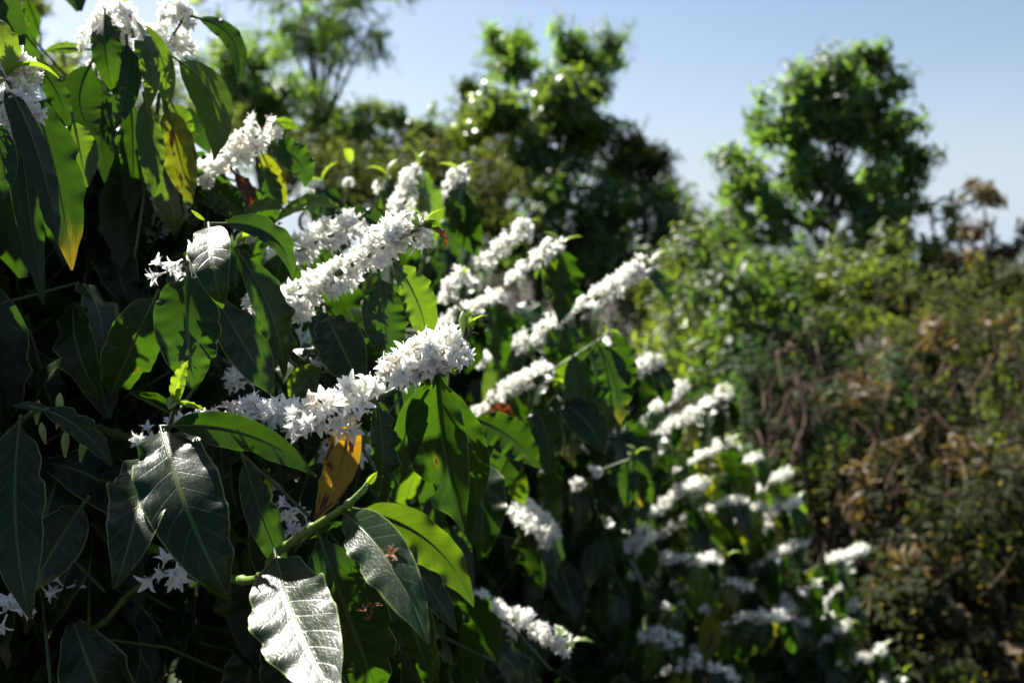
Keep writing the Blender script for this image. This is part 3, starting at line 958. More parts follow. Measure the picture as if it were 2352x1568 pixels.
FC(o13, [(372, 1310, .88, 1.1), (400, 1320, .89, .9), (150, 1350, .95, .9), (20, 1400, .85, 1.1)], lib=CL_FEW)
o14 = stem(A, [(560, 1240, 1.05), (620, 1210, 1.0), (690, 1180, .97)], .003)
FC(o14, [(672, 1165, .98, .9), (680, 1215, .98, .8)], lib=CL_FEW)

# withered flowers lying on two of the leaves
husk = flower(True, 5)
hg = join([husk.moved(rotx(1.3) * 1.0), husk.moved(rotx(1.2) @ rotz(1) @ rotax((0, 1, 0), .9) * .9), tube([[0, 0, 0], [.004, .001, .001], [.007, 0, .003]], [.0016, .0022, .0005], 6)])
hg.mi[:] = 0
for q, lb in (((896, 1290, .640), 'withered brown flower lying on the pale glossy leaf of the lowest shoot'),
              ((850, 1420, .69), 'withered brown flower lying on the dark leaf at the bottom')):
    o = link('dried_flower', mesh('dried_flower', hg, [M_husk]), P(*q), None, rotz(rng.uniform(0, 3)) @ rotx(-.7) * .6, label=lb, cat='dried flower', group='dried flowers fallen on leaves')

# deeper branches of the same bush, plus unseen leaves added for shade
Apoly = [(-500, 260), (60, 200), (200, 230), (330, 260), (440, 400), (600, 430), (690, 520), (860, 690), (980, 860), (1090, 1050), (1120, 1700), (-500, 1750)]
for q in ([(250, 700, 1.3), (420, 640, 1.2), (560, 560, 1.15)], [(300, 1000, 1.25), (480, 900, 1.15), (640, 860, 1.1)],
          [(100, 900, 1.2), (200, 800, 1.1), (260, 740, 1.05)], [(500, 1200, 1.2), (700, 1080, 1.1), (840, 1040, 1.05)],
          [(600, 1450, 1.2), (800, 1330, 1.1), (1000, 1300, 1.05)], [(60, 650, 1.2), (100, 520, 1.15), (120, 420, 1.1)],
          [(300, 560, 1.3), (330, 460, 1.25), (360, 380, 1.2)], [(560, 900, 1.3), (700, 800, 1.2), (820, 740, 1.15)]):
    A.branch(q, fl=(.2, 1), pf=.5, few=True, size=.125)
A.fill(Apoly, (1.15, 1.8), 900, pf=.03)
A.low = True
A.fill([(-1000, 300), (100, 320), (500, 480), (760, 700), (900, 900), (1000, 1750), (-1000, 1750)], (1.8, 2.6), 900, size=.15)
A.fill([(-1600, -300), (-150, -300), (-150, 1600), (-1600, 1600)], (1.7, 2.6), 400, size=.15)  # unseen leaves beyond the left edge, added to darken the bush
A.fill([(-700, -200), (150, -200), (60, 130), (60, 700), (-700, 1600)], (1.2, 1.8), 160)
A.fill([(-1300, -500), (-300, -500), (-300, 1600), (-1300, 1600)], (0.8, 1.9), 400)  # also out of view at left, added as shading mass
A.fill([(-1000, -400), (-70, -300), (-70, 1200), (-1000, 1200)], (0.85, 1.3), 380)  # out of view, added to keep sun off the lower left leaves
A.fill([(-60, 620), (200, 600), (300, 900), (250, 1600), (-60, 1600)], (0.95, 1.2), 120)
A.fill([(360, 230), (470, 300), (560, 420), (300, 520), (220, 260)], (1.3, 1.6), 60)
A.low = False
A.fill([(100, 230), (440, 330), (470, 480), (350, 640), (60, 640)], (1.1, 1.35), 60, size=.105, kinds='ggggl')
A.fill([(420, 560), (700, 640), (860, 860), (600, 1000), (350, 900)], (1.0, 1.15), 26, size=.10, kinds='gggg')
A.finish()

# ------------------------------------------------------------------ second coffee bush
B = Bush((-0.42, 2.75, 0.0), 'second coffee bush in the middle of the row with upright leafy tops', 'coffee bushes along the row', (-0.4, 2.6, 2.05))
spec = [
    ([(1000, 760, 2.05), (1060, 730, 2.0), (1130, 695, 1.96), (1190, 640, 1.93), (1250, 590, 1.9), (1290, 565, 1.9)], (.02, .9), 1.0),
    ([(1040, 690, 2.15), (1090, 630, 2.1), (1130, 590, 2.05), (1190, 540, 2.0), (1210, 520, 2.0)], (.3, .95), .95),
    ([(1110, 830, 2.3), (1180, 800, 2.25), (1270, 752, 2.2), (1370, 690, 2.15), (1440, 640, 2.1), (1495, 608, 2.1)], (.0, .92), 1.05),
    ([(1100, 960, 2.2), (1160, 905, 2.1), (1230, 870, 2.05), (1300, 830, 2.0), (1390, 770, 2.0)], (.0, .6), 1.05),
    ([(960, 640, 1.9), (990, 520, 1.85), (1040, 430, 1.8), (1060, 400, 1.8)], (.3, .95), .9),
    ([(900, 600, 1.8), (920, 500, 1.75), (940, 430, 1.7), (958, 388, 1.7)], (.3, .9), 1.0),
    ([(1050, 760, 2.0), (1030, 680, 1.95), (1060, 640, 1.9)], (.2, 1), .9),
    ([(780, 520, 1.9), (800, 440, 1.85), (803, 378, 1.85)], (.5, .7), .5),
    ([(860, 520, 1.9), (870, 450, 1.85), (890, 410, 1.85)], (.4, .8), .7),
    ([(690, 520, 1.7), (720, 450, 1.7), (740, 420, 1.7)], (.5, .8), .7),
    ([(1180, 1010, 2.1), (1240, 940, 2.05), (1290, 900, 2.0), (1300, 890, 2.0)], (.8, .9), .5),
    ([(1350, 930, 2.5), (1420, 880, 2.4), (1480, 845, 2.35), (1510, 830, 2.35)], (.5, .9), 1.1),
    ([(1250, 1250, 2.2), (1200, 1180, 2.1), (1260, 1230, 2.0)], (.0, 1), 1.2),
    ([(1020, 1330, 1.7), (1120, 1400, 1.6), (1210, 1440, 1.55), (1300, 1490, 1.5)], (.2, 1), .9),
    ([(940, 1500, 1.7), (1020, 1480, 1.6), (1100, 1530, 1.55)], (.2, 1), 1.0),
    ([(1100, 1100, 2.1), (1200, 1040, 2.0), (1330, 1010, 1.95)], (.2, .5), .8),
    ([(1250, 1150, 2.3), (1380, 1080, 2.2), (1460, 1050, 2.15)], (.2, .5), .8),
]
for scr, fl, fs in spec:
    B.branch(scr, fl=fl, size=.13, fsize=fs, step=.036, pl=.28, kinds='ggggggl', pf=1)
o = stem(B, [(1200, 1020, 1.9), (1260, 930, 1.7), (1300, 880, 1.65), (1380, 780, 1.6), (1405, 765, 1.6)], .0022)
for kk, q in enumerate([((1375, 795, 1.6), (1425, 975, 1.58), 40), ((1315, 815, 1.6), (1320, 985, 1.6), 36), ((1400, 800, 1.6), (1450, 890, 1.6), 26),
                        ((1225, 930, 1.55), (1265, 1090, 1.5), 44), ((1290, 925, 1.6), (1385, 1040, 1.55), 46), ((1180, 1000, 1.5), (1130, 1130, 1.5), 40),
                        ((1090, 960, 1.3), (1240, 1075, 1.3), 44), ((1150, 950, 1.5), (1190, 1080, 1.5), 38)]):
    HL(o, q[0], q[1], q[2], bush=B, bow=(10, -12, 0), roll=-20 + 12 * (kk % 4), fold=14, wave=.18, wf=4.5, seed=150 + kk)
HL(o, (1130, 930, 1.5), (1175, 975, 1.5), 30, bush=B, roll=10, seed=170, mat=M_brown)
Bpoly = [(640, 560), (760, 540), (900, 520), (1010, 480), (1080, 490), (1110, 640), (1230, 690), (1350, 730), (1440, 780), (1430, 920), (1410, 1060), (1450, 1200), (1450, 1750), (800, 1750), (800, 900)]
B.fill(Bpoly, (2.5, 3.2), 1500, pf=.02, size=.135)
B.low = True
B.fill([(700, 700), (1100, 740), (1420, 840), (1500, 1000), (1450, 1750), (500, 1750)], (3.0, 4.2), 900, size=.15)
B.finish()

# ------------------------------------------------------------------ third and fourth bushes, farther down the row
C3 = Bush((0.55, 4.15, 0.0), 'third coffee bush, blurred, whose two longest white sprays point at the brown brush', 'coffee bushes along the row', (0.45, 3.8, 1.55))
C3.low = True
for scr, fl, fs in [
    ([(1470, 1040, 3.3), (1515, 1000, 3.2), (1570, 962, 3.15), (1620, 935, 3.1), (1670, 900, 3.05)], (0, 1), 1.15),
    ([(1440, 1000, 3.4), (1480, 960, 3.3), (1520, 925, 3.25), (1570, 885, 3.2)], (0, 1), 1.2),
    ([(1420, 1150, 3.4), (1500, 1110, 3.3), (1600, 1060, 3.2), (1680, 1015, 3.15)], (.5, 1), .7),
    ([(1560, 1110, 3.5), (1640, 1060, 3.4), (1690, 1025, 3.3)], (.2, 1), .9),
    ([(1620, 1190, 3.6), (1740, 1130, 3.5), (1810, 1085, 3.4)], (.2, 1), .9),
    ([(1640, 1290, 3.6), (1740, 1230, 3.5), (1800, 1180, 3.4), (1830, 1150, 3.4)], (.2, 1), .95),
    ([(1650, 1350, 3.6), (1740, 1300, 3.5), (1800, 1265, 3.4), (1850, 1240, 3.4)], (.2, 1), .9),
    ([(1760, 1350, 3.8), (1880, 1300, 3.7), (1930, 1280, 3.6), (1985, 1262, 3.6)], (.5, 1), 1.0),
    ([(1440, 1330, 3.0), (1520, 1285, 2.9), (1600, 1290, 2.85), (1670, 1280, 2.8)], (.0, .9), .8),
    ([(1400, 1310, 2.8), (1440, 1270, 2.7), (1485, 1230, 2.65)], (.3, 1), 1.1),
    ([(1500, 1180, 3.2), (1560, 1130, 3.1), (1620, 1110, 3.0)], (.0, 1), .9),
    ([(1600, 1500, 3.2), (1680, 1430, 3.1), (1750, 1420, 3.0), (1820, 1415, 3.0)], (.0, 1), .9),
    ([(1420, 1500, 2.7), (1500, 1460, 2.6), (1560, 1480, 2.6)], (.3, 1), .9),
    ([(1500, 1560, 2.7), (1600, 1520, 2.6), (1680, 1560, 2.6)], (.3, 1), .9),
    ([(1560, 1000, 3.5), (1610, 960, 3.5), (1650, 950, 3.4)], None, .9),
    ([(1580, 1200, 3.3), (1650, 1160, 3.2), (1700, 1150, 3.2)], (0, 1), .8),
    ([(1700, 1240, 3.5), (1760, 1190, 3.4), (1790, 1160, 3.35)], (.3, 1), .8),
    ([(1560, 1340, 3.1), (1640, 1330, 3.0), (1720, 1350, 3.0)], (.2, 1), .8),
    ([(1440, 1120, 3.1), (1450, 1080, 3.0), (1440, 1040, 3.0)], (.1, 1), .9),
    ([(1700, 1480, 3.6), (1780, 1440, 3.5), (1850, 1430, 3.4)], (.2, 1), .8),
    ([(1640, 1100, 3.5), (1700, 1070, 3.4), (1740, 1050, 3.4)], (.3, 1), .9),
    ([(1500, 1240, 3.2), (1560, 1200, 3.1), (1620, 1170, 3.05)], (.1, 1), .75),
    ([(1620, 1240, 3.4), (1690, 1200, 3.3), (1750, 1160, 3.25)], (.2, 1), .75),
    ([(1700, 1310, 3.5), (1780, 1280, 3.4), (1830, 1250, 3.35)], (.1, 1), .75),
    ([(1480, 1400, 2.9), (1560, 1390, 2.85), (1640, 1410, 2.8)], (.2, 1), .7),
    ([(1740, 1400, 3.6), (1820, 1370, 3.5), (1880, 1340, 3.45)], (.2, 1), .8),
    ([(1820, 1500, 3.7), (1900, 1470, 3.6), (1950, 1430, 3.55)], (.2, 1), .8),
    ([(1560, 1080, 3.4), (1610, 1050, 3.3), (1660, 1010, 3.3)], (.3, 1), .75),
]:
    C3.branch(scr, fl=fl, size=.14, fsize=fs, step=.034, pl=.3, kinds='ggggglly')
C3.fill([(1480, 960), (1560, 1000), (1640, 990), (1700, 1090), (1780, 1200), (1830, 1320), (1900, 1400), (1950, 1750), (1250, 1750), (1380, 1100)], (3.45, 4.5), 1500, size=.14, pf=.05)
C3.fill([(1200, 1000), (1600, 1080), (1750, 1250), (1850, 1400), (1900, 1750), (900, 1750)], (4.4, 5.4), 900, size=.15)
C3.finish()
D4 = Bush((1.25, 4.75, 0.0), 'lowest coffee bush at the right end of the row, cut off by the bottom edge', 'coffee bushes along the row', (1.2, 4.5, 0.85))
D4.low = True
for scr, fl, fs in [
    ([(1830, 1560, 4.0), (1930, 1530, 3.9), (2000, 1505, 3.8), (2030, 1490, 3.8)], (.2, .9), 1.1),
    ([(1800, 1480, 4.2), (1880, 1430, 4.1), (1950, 1400, 4.0), (1960, 1380, 4.0)], (.3, 1), .9),
    ([(1900, 1620, 4.0), (1990, 1580, 3.9), (2080, 1545, 3.8)], (.2, .9), 1.1),
    ([(1850, 1400, 4.2), (1900, 1380, 4.1), (1930, 1350, 4.0), (1945, 1320, 4.0)], (.3, 1), .8),
]:
    D4.branch(scr, fl=fl, size=.14, fsize=fs, step=.05, pl=.8, kinds='gggll')
D4.fill([(1750, 1420), (1900, 1430), (1980, 1500), (2080, 1580), (2120, 1700), (1650, 1700)], (3.9, 4.8), 260, size=.14, pf=.03)
D4.finish()

# ------------------------------------------------------------------ trees and shrubs behind
def leaflet(asp=0.2, droop=0.6, seed=0, fold=18):
    return leaf_geo(arc_centre(10, 0.1, -droop), (0, -1, 0), asp, nu=2, nv=4, fold=R(fold), wave=0.05, wf=2, quilt=0, seed=seed)


def spray(n, L, leaf, asp=.2, droop=.6, hang=.5, seed=0):
    """a twig along +Z with leaves of real size set along it"""
    r = np.random.default_rng(seed)
    gs = [tube([[0, 0, 0], [.01, 0, L * .5], [0, .01, L]], [.004, .003, .0015], 4, 1)]
    for i in range(n):
        t = (i + .5) / n
        a = i * 2.4 + r.uniform(-.4, .4)
        M = rotz(a) @ roty(r.uniform(-.5, .3) + hang * .4) * leaf * r.uniform(.7, 1.2)
        gs.append(scatter(leaflet(asp, droop, seed * 31 + i % 3), M[None], np.array([[0, 0, L * t]]), np.array([r.random() * .35])))
    return join(gs)


DENS = 2.3


def crown(blobs, spr, dens, up=.4, jitter=.5, hang=0.0, clump=.22, sd=0):
    """blobs: (u, v, d, ru, rv, rd_m); sprays gathered in uneven clumps inside each"""
    r = np.random.default_rng(sd)
    Ms, Ts, As = [], [], []
    cents = []
    for (u, v, d, ru, rv, rd) in blobs:
        c = P(u, v, d)
        rad = np.array([ru * K * d, rd, rv * K * d])
        vol = rad[0] * rad[2] * 4
        nsp = int(DENS * dens * vol) + 6
        ncl = max(3, nsp // 14)
        q = nrm(r.normal(size=(ncl, 3))) * (r.uniform(0.25, 1, (ncl, 1)) ** .45)
        cc = c + q * rad * .92
        cents.append((c, cc))
        w = r.uniform(.3, 1.7, ncl)
        for i, n_ in enumerate(r.multinomial(nsp, w / w.sum())):
            pp = cc[i] + r.normal(size=(n_, 3)) * clump * min(rad) * np.array([1, 1, .8])
            out = nrm(nrm((pp - c) / rad) * .9 + np.array([0, 0, up]) + r.normal(size=(n_, 3)) * jitter)
            sh = r.uniform(.75, 1.2)
            va = r.random()
            for p_, o_ in zip(pp, out):
                Ms.append(align_z(o_, r.uniform(0, 6.28)) * sh * r.uniform(.8, 1.2))
                Ts.append(p_)
                As.append(va * .5 + r.random() * .5)
    Ms, Ts, As = np.array(Ms), np.array(Ts), np.array(As)
    k = r.integers(len(spr), size=len(Ts))
    return join([scatter(spr[i], Ms[k == i], Ts[k == i], As[k == i]) for i in range(len(spr)) if (k == i).any()]), cents


def limbs(base, cents, rad, r, tips=6, fork=.35):
    """a tapered trunk with boughs into every clump of the crown"""
    base = np.asarray(base, float)
    allc = np.mean([c for c, _ in cents], axis=0)
    topz = max(c[2] for c, _ in cents)
    top = np.array([allc[0], allc[1], base[2] + (topz - base[2]) * .9])
    ax = spline([base - [0, 0, .15], base * .65 + top * .35 + r.normal(size=3) * .05, base * .3 + top * .7 + r.normal(size=3) * .08, top], 24)
    gs = [tube(ax, np.linspace(rad, rad * .2, 24), 8)]
    for c, cc in cents:
        zt = base[2] + (c[2] - base[2]) * (1 - fork * r.uniform(.7, 1.2))
        j = int(np.clip(np.searchsorted(ax[:, 2], zt), 1, 22))
        m = ax[j] * .5 + c * .5 + np.array([0, 0, .05])
        gs.append(tube(spline([ax[j], m, c], 10), np.linspace(rad * .45, rad * .15, 10), 6))
        for q in cc[:tips]:
            gs.append(tube(spline([c, (c + q) / 2 + r.normal(size=3) * .04, q], 6), np.linspace(rad * .16, rad * .04, 6), 5))
    return join(gs)


def tree(name, label, cat, blobs, spr, dens, rad=.08, base=None, mat=None, group=None, up=.4, jitter=.5, clump=.22, sd=0, part='crown', bark=None, extra=None):
    r = np.random.default_rng(sd + 1000)
    g, cents = crown(blobs, spr, dens, up, jitter, 0, clump, sd)
    if base is None:
        m = np.mean([c for c, _ in cents], axis=0)
        base = (m[0], m[1], 0.0)
    t = empty(name, base, label, cat, group)
    build('trunk' if 'tree' in name else 'stems', limbs(base, cents, rad, r), [bark or M_bark], base, t)
    build(part, g, [mat, bark or M_bark], base, t)
    if extra:
        for nm, bl, sp, mt, dn in extra:
            g2, _ = crown(bl, sp, dn, up, jitter, 0, clump, sd + 5)
            build(nm, g2, [mt, M_twig], base, t)
    return t


SP_BIG = [spray(10, .30, .17, .19, .9, seed=k) for k in range(3)]         # long drooping leaves
SP_MID = [spray(11, .26, .10, .24, .7, seed=10 + k) for k in range(3)]
SP_LOBE = [spray(9, .15, .13, .22, .8, seed=50 + k) for k in range(3)]
SP_SML = [spray(14, .22, .055, .30, .5, seed=20 + k) for k in range(3)]
SP_FEA = [spray(22, .34, .065, .16, .4, seed=30 + k) for k in range(3)]      # feathery
SP_DRY = [spray(8, .16, .11, .16, 1.3, hang=1.5, seed=40 + k) for k in range(3)]

# tall trees along the skyline
tree('tree', 'tall tree at right with big glossy leaves and open gaps of sky in its crown', 'tree',
     [(u_, v_, d_, a_ * 1.22, b_2 * 1.2, c_) for u_, v_, d_, a_, b_2, c_ in [(2018, 135, 10, 34, 34, .3), (1985, 175, 10, 40, 30, .3), (1925, 175, 10, 40, 34, .35), (1860, 205, 10, 40, 30, .35), (1950, 250, 10, 85, 50, .45), (2062, 190, 10, 20, 22, .2),
      (1800, 270, 10, 50, 36, .4), (1750, 255, 10, 20, 16, .2), (1880, 315, 10, 95, 42, .45), (2040, 290, 10, 45, 42, .35), (1715, 345, 10, 38, 30, .3), (1690, 420, 10, 30, 28, .3),
      (2060, 375, 10, 45, 42, .35), (1795, 405, 10, 70, 38, .4), (1960, 415, 10, 65, 38, .4), (1750, 475, 10, 60, 32, .35), (2035, 465, 10, 50, 32, .3), (2088, 480, 10, 20, 14, .2),
      (1870, 490, 10, 26, 16, .2), (1700, 520, 10, 40, 34, .3), (1745, 570, 10, 50, 40, .3), (1950, 560, 10, 50, 60, .35), (2010, 560, 10, 40, 40, .3), (1890, 420, 10, 20, 20, .2)]],
     SP_LOBE + SP_MID, 120, .045, P(1850, 980, 10), up=.3, clump=.30, sd=1, mat=M_bg1)
tree('tree', 'tall central tree with three leaf tufts standing up into the sky', 'tree',
     [(1175, 100, 12, 42, 38, .4), (1195, 150, 12, 40, 26, .3), (1295, 105, 12, 36, 32, .4), (1420, 122, 12, 38, 28, .4), (1360, 130, 12, 40, 22, .3), (1320, 185, 12, 60, 45, .4), (1160, 185, 12, 40, 25, .3)],
     SP_FEA + SP_LOBE, 150, .06, P(1300, 900, 12), up=.5, sd=2, mat=M_bg1, clump=.35)
tree('tree', 'broad bright green tree below the three leaf tufts', 'tree',
     [(1200, 250, 11.5, 95, 60, .6), (1310, 250, 11.5, 90, 60, .6), (1250, 330, 11.5, 130, 60, .8), (1160, 350, 11.5, 80, 60, .6), (1370, 290, 11.5, 50, 50, .4)],
     SP_BIG, 85, .09, P(1240, 940, 11.5), up=.4, sd=3, mat=M_bg3)
tree('tree', 'dense shady tree filling the middle of the skyline under the bright tree', 'tree',
     [(1200, 460, 11, 150, 70, .7), (1330, 430, 11, 120, 80, .7), (1300, 560, 11, 170, 80, .8), (1430, 560, 11, 110, 90, .7), (1180, 560, 11, 120, 70, .7), (1440, 660, 10.5, 120, 60, .6), (1480, 470, 11, 70, 60, .5)],
     SP_MID, 90, .12, P(1330, 960, 11), up=.5, sd=4, mat=M_bg1)
tree('tree', 'rounded brownish green tree between the dark tree and the open sky', 'tree',
     [(1470, 345, 11.5, 62, 55, .5), (1490, 430, 11.5, 60, 60, .5), (1430, 390, 11.5, 40, 40, .4), (1525, 480, 11.5, 35, 60, .4)],
     SP_SML, 170, .06, P(1480, 940, 11.5), up=.3, sd=5, mat=M_bg4)
tree('tree', 'dark tree leaning at the left end of the open sky gap', 'tree',
     [(1070, 230, 13, 50, 40, .4), (1040, 300, 13, 70, 60, .6), (1070, 380, 13, 90, 60, .6), (1000, 360, 13, 50, 50, .5)],
     SP_MID, 85, .08, P(1060, 900, 13), up=.2, sd=6, mat=M_bg2)
tree('tree', 'low bright green tree behind the upright coffee tops', 'tree',
     [(770, 270, 14, 55, 45, .5), (850, 300, 14, 100, 50, .7), (930, 310, 14, 70, 45, .6), (830, 380, 13.5, 140, 50, .7), (990, 290, 14, 40, 35, .4), (960, 390, 13.5, 90, 50, .6)],
     SP_MID, 75, .09, P(860, 900, 14), up=.4, sd=7, mat=M_bg3)
tree('tree', 'dark leafy tree left of centre around the thin trunk', 'tree',
     [(570, 120, 12, 70, 45, .5), (600, 190, 12, 110, 70, .7), (560, 260, 12, 110, 60, .7), (660, 270, 12, 80, 60, .6), (620, 350, 12, 130, 60, .7), (500, 150, 12, 50, 50, .5), (720, 360, 12, 60, 50, .5)],
     SP_MID, 85, .10, P(600, 900, 12), up=.4, sd=8, mat=M_bg1)
tree('tree', 'tall slender tree with feathery foliage hanging from the top of the frame', 'tree',
     [(700, 20, 14, 80, 45, .6), (820, 10, 14, 75, 40, .6), (725, 90, 14, 55, 40, .5), (850, 70, 14, 40, 45, .4), (640, 70, 14, 60, 35, .5), (720, 150, 14, 30, 35, .3), (840, -60, 14, 120, 40, .7), (680, -60, 14, 120, 40, .7), (760, 165, 14, 16, 10, .2)],
     SP_FEA, 90, .07, P(710, 860, 14), up=-.2, sd=9, mat=M_bg1, clump=.4)
tree('tree', 'thin bare tree with few leaves against the sky at upper left', 'tree',
     [(520, -10, 16, 60, 20, .4), (480, 20, 16, 50, 14, .4)], SP_SML, 14, .03, P(545, 800, 16), up=.2, sd=10, mat=M_bg2)
tree('tree', 'grey green tree in the upper left corner behind the nearest bush', 'tree',
     [(30, 30, 10, 60, 50, .5), (60, 120, 10, 90, 50, .6), (-60, 60, 10, 90, 70, .6), (150, 170, 10, 80, 40, .5), (300, 250, 10, 110, 60, .6), (420, 300, 10, 110, 70, .6), (120, 260, 10, 120, 60, .6)],
     SP_SML, 120, .08, P(100, 950, 10), up=.3, sd=11, mat=M_bg2)
tree('tree', 'withered tree with brown leaf tufts at the right edge against the pale sky', 'tree',
     [(2260, 440, 8.5, 42, 28, .2), (2280, 530, 8.5, 40, 22, .2), (2345, 540, 8.5, 35, 25, .2), (2200, 590, 8.5, 40, 15, .2), (2340, 600, 8.5, 60, 20, .2)],
     SP_DRY, 100, .035, P(2290, 1000, 8.5), up=-.2, sd=12, mat=M_bg5, bark=M_bark)
tree('tree', 'sparse dark tree between the tall right tree and the withered one', 'tree',
     [(2130, 480, 9.3, 60, 18, .2), (2180, 520, 9.3, 40, 22, .2), (2110, 560, 9.3, 60, 22, .2), (2160, 590, 9.3, 50, 14, .2)],
     SP_MID, 60, .04, P(2130, 980, 9.3), up=0, sd=13, mat=M_bg2)

# shrubs under the trees
sh = [
    ('shrub', 'sunlit leafy shrub filling the dip between the brownish tree and the tall right tree', [(1600, 520, 10.5, 70, 45, .5), (1560, 580, 10.5, 80, 50, .5), (1660, 560, 10.5, 70, 50, .5), (1620, 620, 10, 80, 50, .5)], SP_MID, M_bg7, 60),
    ('shrub', 'green shrub closing the gap below the sparse dark tree', [(2080, 610, 9.5, 60, 40, .4), (2150, 640, 9.5, 80, 40, .4), (2000, 660, 9.2, 80, 40, .4)], SP_MID, M_bg7, 60),
    ('shrub', 'tall green thicket left of the broad bright tree', [(1060, 470, 11.5, 80, 60, .5), (980, 430, 12, 80, 50, .5), (880, 400, 12, 90, 50, .5), (740, 330, 12.5, 80, 60, .5)], SP_MID, M_bg7, 60),
    ('shrub', 'light green leafy shrub at the foot of the tall right tree', [(1690, 560, 9, 90, 60, .5), (1640, 640, 8.5, 90, 70, .5), (1760, 640, 8.5, 90, 60, .5), (1700, 720, 8, 100, 60, .5)], SP_MID, M_bg7, 40),
    ('shrub', 'big leaved bright shrub low in front of the tall right tree', [(1720, 700, 7.5, 80, 50, .4), (1780, 760, 7.3, 80, 50, .4), (1700, 820, 7.2, 90, 50, .4), (1800, 840, 7.2, 70, 50, .4)], SP_BIG, M_bg7, 60),
    ('shrub', 'dark shrub in shade right of the middle coffee bush', [(1560, 620, 9.5, 80, 70, .5), (1600, 740, 9, 80, 70, .5), (1560, 860, 8.5, 80, 70, .5)], SP_MID, M_bg2, 80),
    ('shrub', 'dark leafy shrub around the trunk of the tall right tree', [(1900, 640, 9, 100, 60, .5), (1990, 620, 9, 80, 60, .5), (1960, 700, 8.5, 110, 50, .5), (1860, 720, 8.5, 60, 50, .4)], SP_MID, M_bg2, 80),
    ('shrub', 'olive shrub on the horizon at the right edge', [(2120, 680, 8.5, 90, 50, .5), (2230, 650, 8.5, 100, 40, .5), (2340, 670, 8.5, 90, 50, .5), (2200, 730, 8, 120, 50, .5)], SP_MID, M_bg4, 90),
    ('shrub', 'pale olive shrub with fading tips on the right slope', [(2060, 800, 7, 110, 60, .5), (2190, 820, 7, 110, 60, .5), (2320, 800, 7, 100, 60, .5)], SP_SML, M_bg4, 130),
    ('shrub', 'dense green brush in the middle of the right slope', [(1900, 900, 6.6, 110, 60, .4), (2020, 930, 6.4, 110, 60, .4), (1860, 1000, 6.2, 90, 60, .4)], SP_SML, M_bg6, 130),
    ('shrub', 'grey green vine covered shrub beside the longest white sprays', [(1720, 900, 6.4, 70, 60, .35), (1740, 980, 6.2, 60, 60, .35), (1790, 1060, 6, 70, 60, .35), (1760, 1150, 5.8, 60, 60, .35)], SP_SML, M_bg6, 130),
    ('shrub', 'shaded brush at the right edge with scattered dead leaves', [(2180, 980, 6.2, 110, 70, .4), (2310, 960, 6.2, 100, 70, .4), (2260, 1080, 6, 110, 60, .4)], SP_SML, M_bg4, 100),
    ('shrub', 'dim olive brush beyond the lowest coffee sprays', [(1990, 1080, 5.8, 100, 70, .35), (2080, 1160, 5.6, 100, 70, .35), (1930, 1190, 5.5, 90, 60, .35)], SP_SML, M_bg4, 120),
    ('shrub', 'low brush coloured dark for the shade in the lower right corner', [(2180, 1260, 5.2, 120, 80, .35), (2320, 1220, 5.2, 110, 90, .35), (2080, 1330, 5.1, 100, 70, .35)], SP_SML, M_bg_shade, 110),
    ('shrub', 'low leafy brush along the bottom edge at right', [(2150, 1460, 4.9, 110, 70, .3), (2280, 1480, 4.9, 110, 70, .3), (2100, 1540, 4.7, 110, 50, .3)], SP_MID, M_bg_shade, 90),
    ('shrub', 'sunlit yellow green shrub at the dark foot of the middle trees', [(1640, 820, 8, 60, 30, .3), (1600, 790, 8, 50, 25, .3), (1650, 890, 7.5, 50, 30, .3)], SP_MID, M_bg3, 40),
    ('shrub', 'olive shrub behind the upright coffee tops at centre', [(760, 420, 10, 110, 60, .5), (900, 430, 10, 110, 60, .5), (1040, 440, 10, 100, 60, .5), (1120, 480, 9.5, 80, 60, .5)], SP_MID, M_bg4, 80),
]
for i, (nm, lb, bl, sp, mt, dn) in enumerate(sh):
    tree(nm, lb, 'shrub', bl, sp, dn, rad=.02, mat=mt, group='shrubs behind the coffee row', up=.35, sd=40 + i, part='foliage', clump=.45)

# withered plants with hanging tan leaves in the brush
dry = [
    ('dead plant with a tan leaf tuft high on the right slope', [(2130, 790, 6.4, 45, 22, .15), (2050, 830, 6.4, 40, 22, .15)]),
    ('dead plant with orange leaves at the edge of the frame below the horizon', [(2280, 760, 6.6, 60, 28, .15), (2340, 830, 6.4, 40, 22, .15)]),
    ('dead plant with drooping tan leaves in the middle of the right edge', [(2230, 1060, 5.4, 26, 26, .12), (2260, 1090, 5.4, 20, 18, .12)]),
    ('dead plant with small rusty leaves above the dark hollow', [(1990, 1090, 5.4, 18, 22, .1), (1960, 1140, 5.4, 14, 16, .1), (2090, 1010, 5.6, 26, 18, .1)]),
    ('dead plant with pale tan tufts at lower right', [(2200, 1290, 4.9, 40, 28, .12), (2130, 1330, 4.9, 40, 24, .12)]),
    ('dead plant with withered leaves near the bottom right corner', [(2250, 1440, 4.7, 40, 30, .12), (2290, 1500, 4.7, 34, 24, .12)]),
    ('dead plant with ochre leaves above the green brush', [(2000, 900, 6.0, 40, 24, .12), (1940, 930, 6.0, 30, 16, .12)]),
]
for i, (lb, bl) in enumerate(dry):
    tree('dead_plant', lb, 'dead plant', bl, SP_DRY, 32, rad=.014, mat=M_bg5, group='withered plants in the brush', up=-.2, sd=80 + i, part='foliage', bark=M_twig, clump=.5)

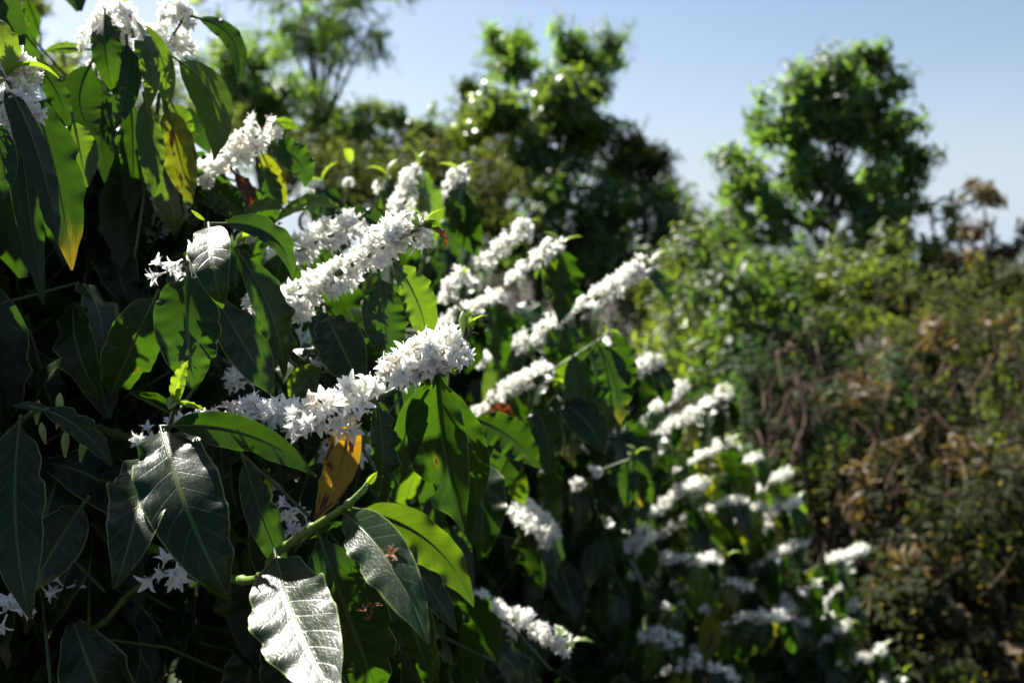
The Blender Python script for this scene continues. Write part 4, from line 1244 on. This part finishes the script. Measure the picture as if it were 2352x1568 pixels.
# bare stalks and looping vines
def stalks(label, regions, n, rad, sd):
    r = np.random.default_rng(sd)
    gs = []
    o0 = None
    for _ in range(n):
        (u0, u1, v0, v1, d0, d1) = regions[int(r.integers(len(regions)))]
        u, v, d = r.uniform(u0, u1), r.uniform(v0, v1), r.uniform(d0, d1)
        top = P(u, v, d)
        b = np.array([top[0] + r.normal() * .25, top[1] + r.normal() * .2, 0.0])
        m = (top + b) / 2 + r.normal(size=3) * .10
        pts = spline([b, b * .7 + top * .3 + r.normal(size=3) * .06, m, top * .8 + m * .2 + r.normal(size=3) * .05, top], 14)
        gs.append(tube(pts, np.linspace(rad, rad * .35, 14) * r.uniform(.6, 1.5), 5, 0, r.random()))
        for _k in range(3):
            j = int(r.integers(5, 13))
            e = pts[j] + nrm(r.normal(size=3) + [0, 0, .5]) * r.uniform(.15, .4)
            gs.append(tube(spline([pts[j], (pts[j] + e) / 2 + r.normal(size=3) * .03, e], 5), np.linspace(rad * .4, rad * .15, 5), 4, 0, r.random()))
    g = join(gs)
    c = g.v.mean(0)
    c[2] = 0
    t = empty('dry_shrub', c, label, 'shrub', 'leafless shrubs in the brush')
    build('stems', g, [M_twig], c, t)


stalks('leafless shrub of tan stalks just right of the longest white sprays', [(1700, 1850, 820, 1000, 5.6, 6.6), (1760, 1900, 760, 900, 6, 7)], 55, .010, 3)
stalks('leafless brown shrub standing in the middle of the right slope', [(1900, 2120, 820, 1000, 5.6, 6.6)], 28, .009, 4)
stalks('leafless brown shrub near the right edge below the horizon', [(2140, 2380, 720, 900, 6, 7)], 16, .010, 5)
stalks('leafless shrub of thin dark stalks at lower right', [(1900, 2350, 1050, 1250, 5, 5.8)], 14, .007, 6)
vr = np.random.default_rng(12)
for lb, pp in (('pale looping vine hanging across the middle of the right slope', [(2080, 1070, 5.5), (2130, 1120, 5.4), (2190, 1130, 5.4), (2240, 1100, 5.4), (2270, 1050, 5.5)]),
               ('arching dry vine above the looping one near the right edge', [(2150, 950, 5.6), (2200, 1000, 5.5), (2260, 1030, 5.5), (2340, 1010, 5.6)]),
               ('dry vine trailing down beside the lowest coffee sprays', [(1830, 860, 5.8), (1850, 960, 5.7), (1820, 1060, 5.6), (1850, 1160, 5.6)]),
               ('dry vine curling over the green brush', [(1960, 960, 5.7), (2010, 1010, 5.6), (1990, 1060, 5.6), (2040, 1090, 5.6)])):
    pts = spline([P(*q) for q in pp], 30)
    b = pts[0].copy()
    b[2] = 0
    pts = np.vstack([spline([b, (b + pts[0]) / 2 + [.1, .1, 0], pts[0]], 8)[:-1], pts])
    build('vine', tube(pts, .008, 6), [M_twig], b, label=lb, cat='vine', group='dry vines in the brush')

# ground cover in the hollow and beneath everything: too fine to count
r = np.random.default_rng(77)
N = 5200
x, y = r.uniform(-3.5, 9, N), r.uniform(4.3, 15, N)
h = r.uniform(0, 1, N) ** 1.5 * np.clip(.55 + (y - 4.5) * .22, .2, 1.7)
Tq = np.stack([x, y, ground_z(x, y) + h], -1)
Mq = np.array([align_z(nrm([r.normal() * .5, r.normal() * .5, 1]), r.uniform(0, 6.28)) * r.uniform(.8, 1.6) for _ in range(N)])
k = r.integers(3, size=N)
ug = join([scatter(SP_SML[i], Mq[k == i], Tq[k == i], r.random((k == i).sum())) for i in range(3)])
pick = r.random(len(ug.f) // 1) < 0
build('undergrowth', ug, [M_bg_shade, M_twig], (2, 8, 0), label='tangled leafy undergrowth covering the slope behind the coffee row', cat='undergrowth', kind='stuff')
